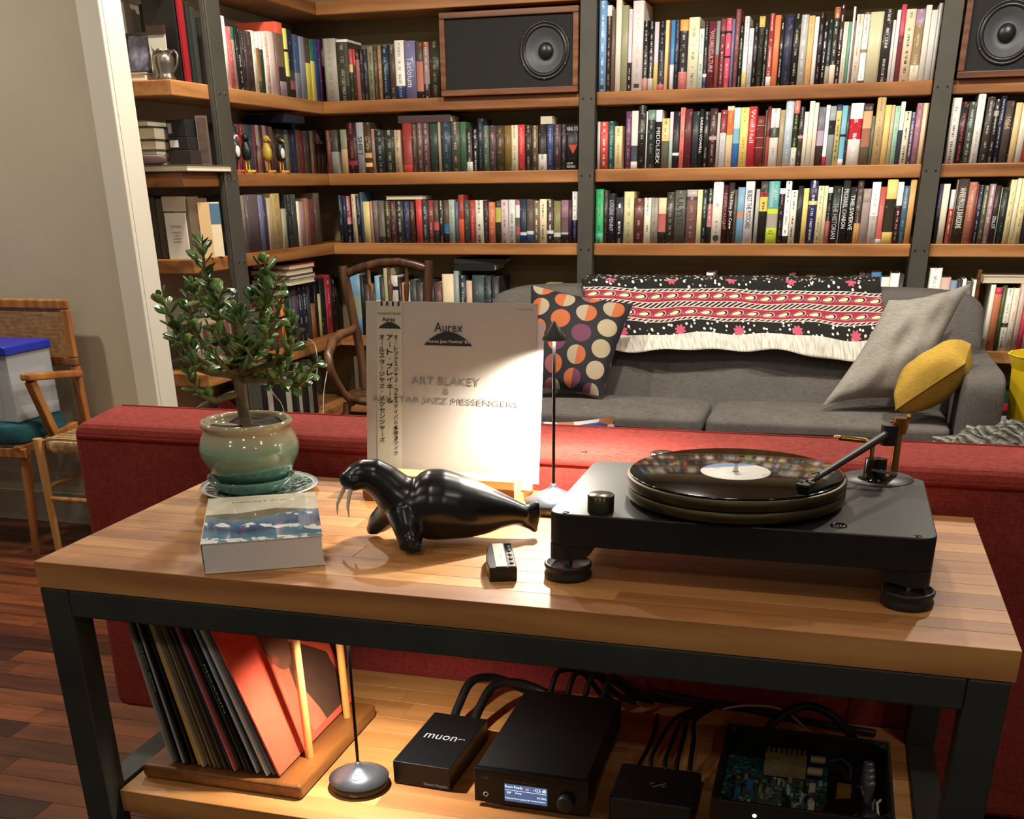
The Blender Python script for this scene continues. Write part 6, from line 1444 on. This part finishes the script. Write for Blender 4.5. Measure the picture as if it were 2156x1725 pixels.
# rope stool
M_pale = wood('pale_beech', ('8a5c2c', 'b5854a', 'cda066'), 'z', 1.4, .4)
st = thing('rope_stool', 'low beech stool with woven cord seat beside the red sofa', 'stool', (-1.46, 2.18, 0))
xs_ = (-1.645, -1.25); ys_ = (2.02, 2.36)
for a in xs_:
    for b in ys_: MB().tube([(a, b, .001), (a + (.004 if a < -1.5 else -.004), b, .445)], [.013, .018], 12).build('leg', M_pale, st, world=True)
for b in ys_: MB().cyl((xs_[0], b, .22), (xs_[1], b, .22), .009, 10).build('stretcher', M_pale, st, world=True)
for a in xs_: MB().cyl((a, ys_[0], .26), (a, ys_[1], .26), .009, 10).build('stretcher', M_pale, st, world=True)
t = NT('woven_cord'); v = t.coord(); s = t.sep(v); wv = t.math('SINE', t.math('MULTIPLY', s[1], 700.0)); nz = t.noise(v, 90, 3)
t.base(t.ramp(t.math('ADD', t.math('MULTIPLY', wv, .25), nz), [(.3, hexc('7a5c34')), (.6, hexc('a8885a')), (.85, hexc('c4a878'))])); t.set(.85); t.bump(wv, .6, .004)
superbox(MB(), (xs_[0] + .02, ys_[0] - .012, .39), (xs_[1] - .02, ys_[1] + .012, .445), .25, 30, 14).build('seat', t.m, st, world=True)
for k in range(24):
    y_ = ys_[0] + .004 + k * .0145
    MB().tube([(xs_[0] + .022, y_, .435), (xs_[0] + .05, y_, .4462), (xs_[1] - .05, y_, .4462), (xs_[1] - .022, y_, .435)], .0055, 6).build('cord', t.m, st, world=True)

# ================================================================== clutter behind the sofas
q = pz(640, 716, S4)
dk = thing('charging_dock', 'black charging dock with white cord on the lowest side shelf', 'dock', (XS - .034, px(637, 716, XS).y, S4))
MB().lathe([(.001, .006), (.028, .005), (.030, 0)], n=24).build('base', M_black, dk); MB().box((-.004, -.006, .006), (.004, .006, .05)).build('stem', M_black, dk)
def wcord(label, pts): cable(label, pts, .0022, M_white, 6)
wcord('white cord hanging from the charging dock', [px(650, 714, XS + .004), px(662, 725, XS + .012), px(667, 745, XS + .02), px(668, 770, XS + .02), px(666, 800, XS + .02)])
wcord('white cord trailing under the shelf beside the wooden armchair', [px(690, 776, XS + .05), px(684, 810, XS + .05), px(681, 840, XS + .05), px(681, 880, XS + .05)])
wcord('short white cord looping below the jade plant', [px(566, 815, XS + .05), px(580, 835, XS + .05), px(592, 850, XS + .05), px(600, 875, XS + .05)])
# dark books and magazines on the bottom shelves
S5 = BZ[5] + .0008
xx = -1.2; rg = random.Random(21)
for k in range(18):
    W_ = rg.uniform(.018, .04); h = rg.choice(('2a2622', '3a3432', '44362e', '2c3850', '50443a', '6a5c4c', '26282a')); H_ = rg.uniform(.2, .26)
    o = MB().box((xx, YS + .01, S5), (xx + W_ - .001, YS + .18, S5 + H_)).build('magazine_volume', plain('mag_' + h, h, .5) if 'mag_' + h not in bpy.data.materials else bpy.data.materials['mag_' + h], bevel=.001)
    tag(o, '%s bound volume, %s from the corner on the bottom shelf' % (cname(h), ordn(k + 1)), 'book', 'bound volumes on the bottom shelf'); xx += W_
yy = 3.02
for k in range(16):
    W_ = rg.uniform(.022, .05); h = rg.choice(('1c1a1a', '2a2624', '34302c', '201c20', 'b0a898')); H_ = rg.uniform(.2, .27)
    o = MB().box((-1.45, yy, S5), (XS - .01, yy + W_ - .001, S5 + H_)).build('magazine_volume', plain('mag_' + h, h, .5) if 'mag_' + h not in bpy.data.materials else bpy.data.materials['mag_' + h], bevel=.001)
    tag(o, '%s bound volume, %s from the side post on the bottom shelf' % (cname(h), ordn(k + 1)), 'book', 'bound volumes on the bottom side shelf'); yy += W_
# things on the far bay's bottom shelf
for (u0, u1, v0, v1, h, lb) in ((2118, 2230, 858, 886, 'd0ccc8', 'white flat box at the bottom of the pile past the sofa'), (2122, 2230, 845, 857, '20222c', 'dark navy box in the pile past the sofa'), (2120, 2235, 829, 844, 'c42c40', 'bright red box in the pile past the sofa'), (2126, 2235, 805, 828, '1c4a38', 'dark green box on top of the pile past the sofa')):
    a = py(u0, v1, YS + .01); b = py(u1, v0, YS + .01)
    zlo = {'d0ccc8': S5, '20222c': S5 + .0585, 'c42c40': S5 + .082, '1c4a38': S5 + .112}[h]; hh = {'d0ccc8': .058, '20222c': .023, 'c42c40': .0295, '1c4a38': .045}[h]
    o = MB().box((1.62, YS + .01, zlo), (2.1, YS + .2, zlo + hh)).build('storage_box', plain('pile_' + h, h, .45), bevel=.002); tag(o, lb, 'box')
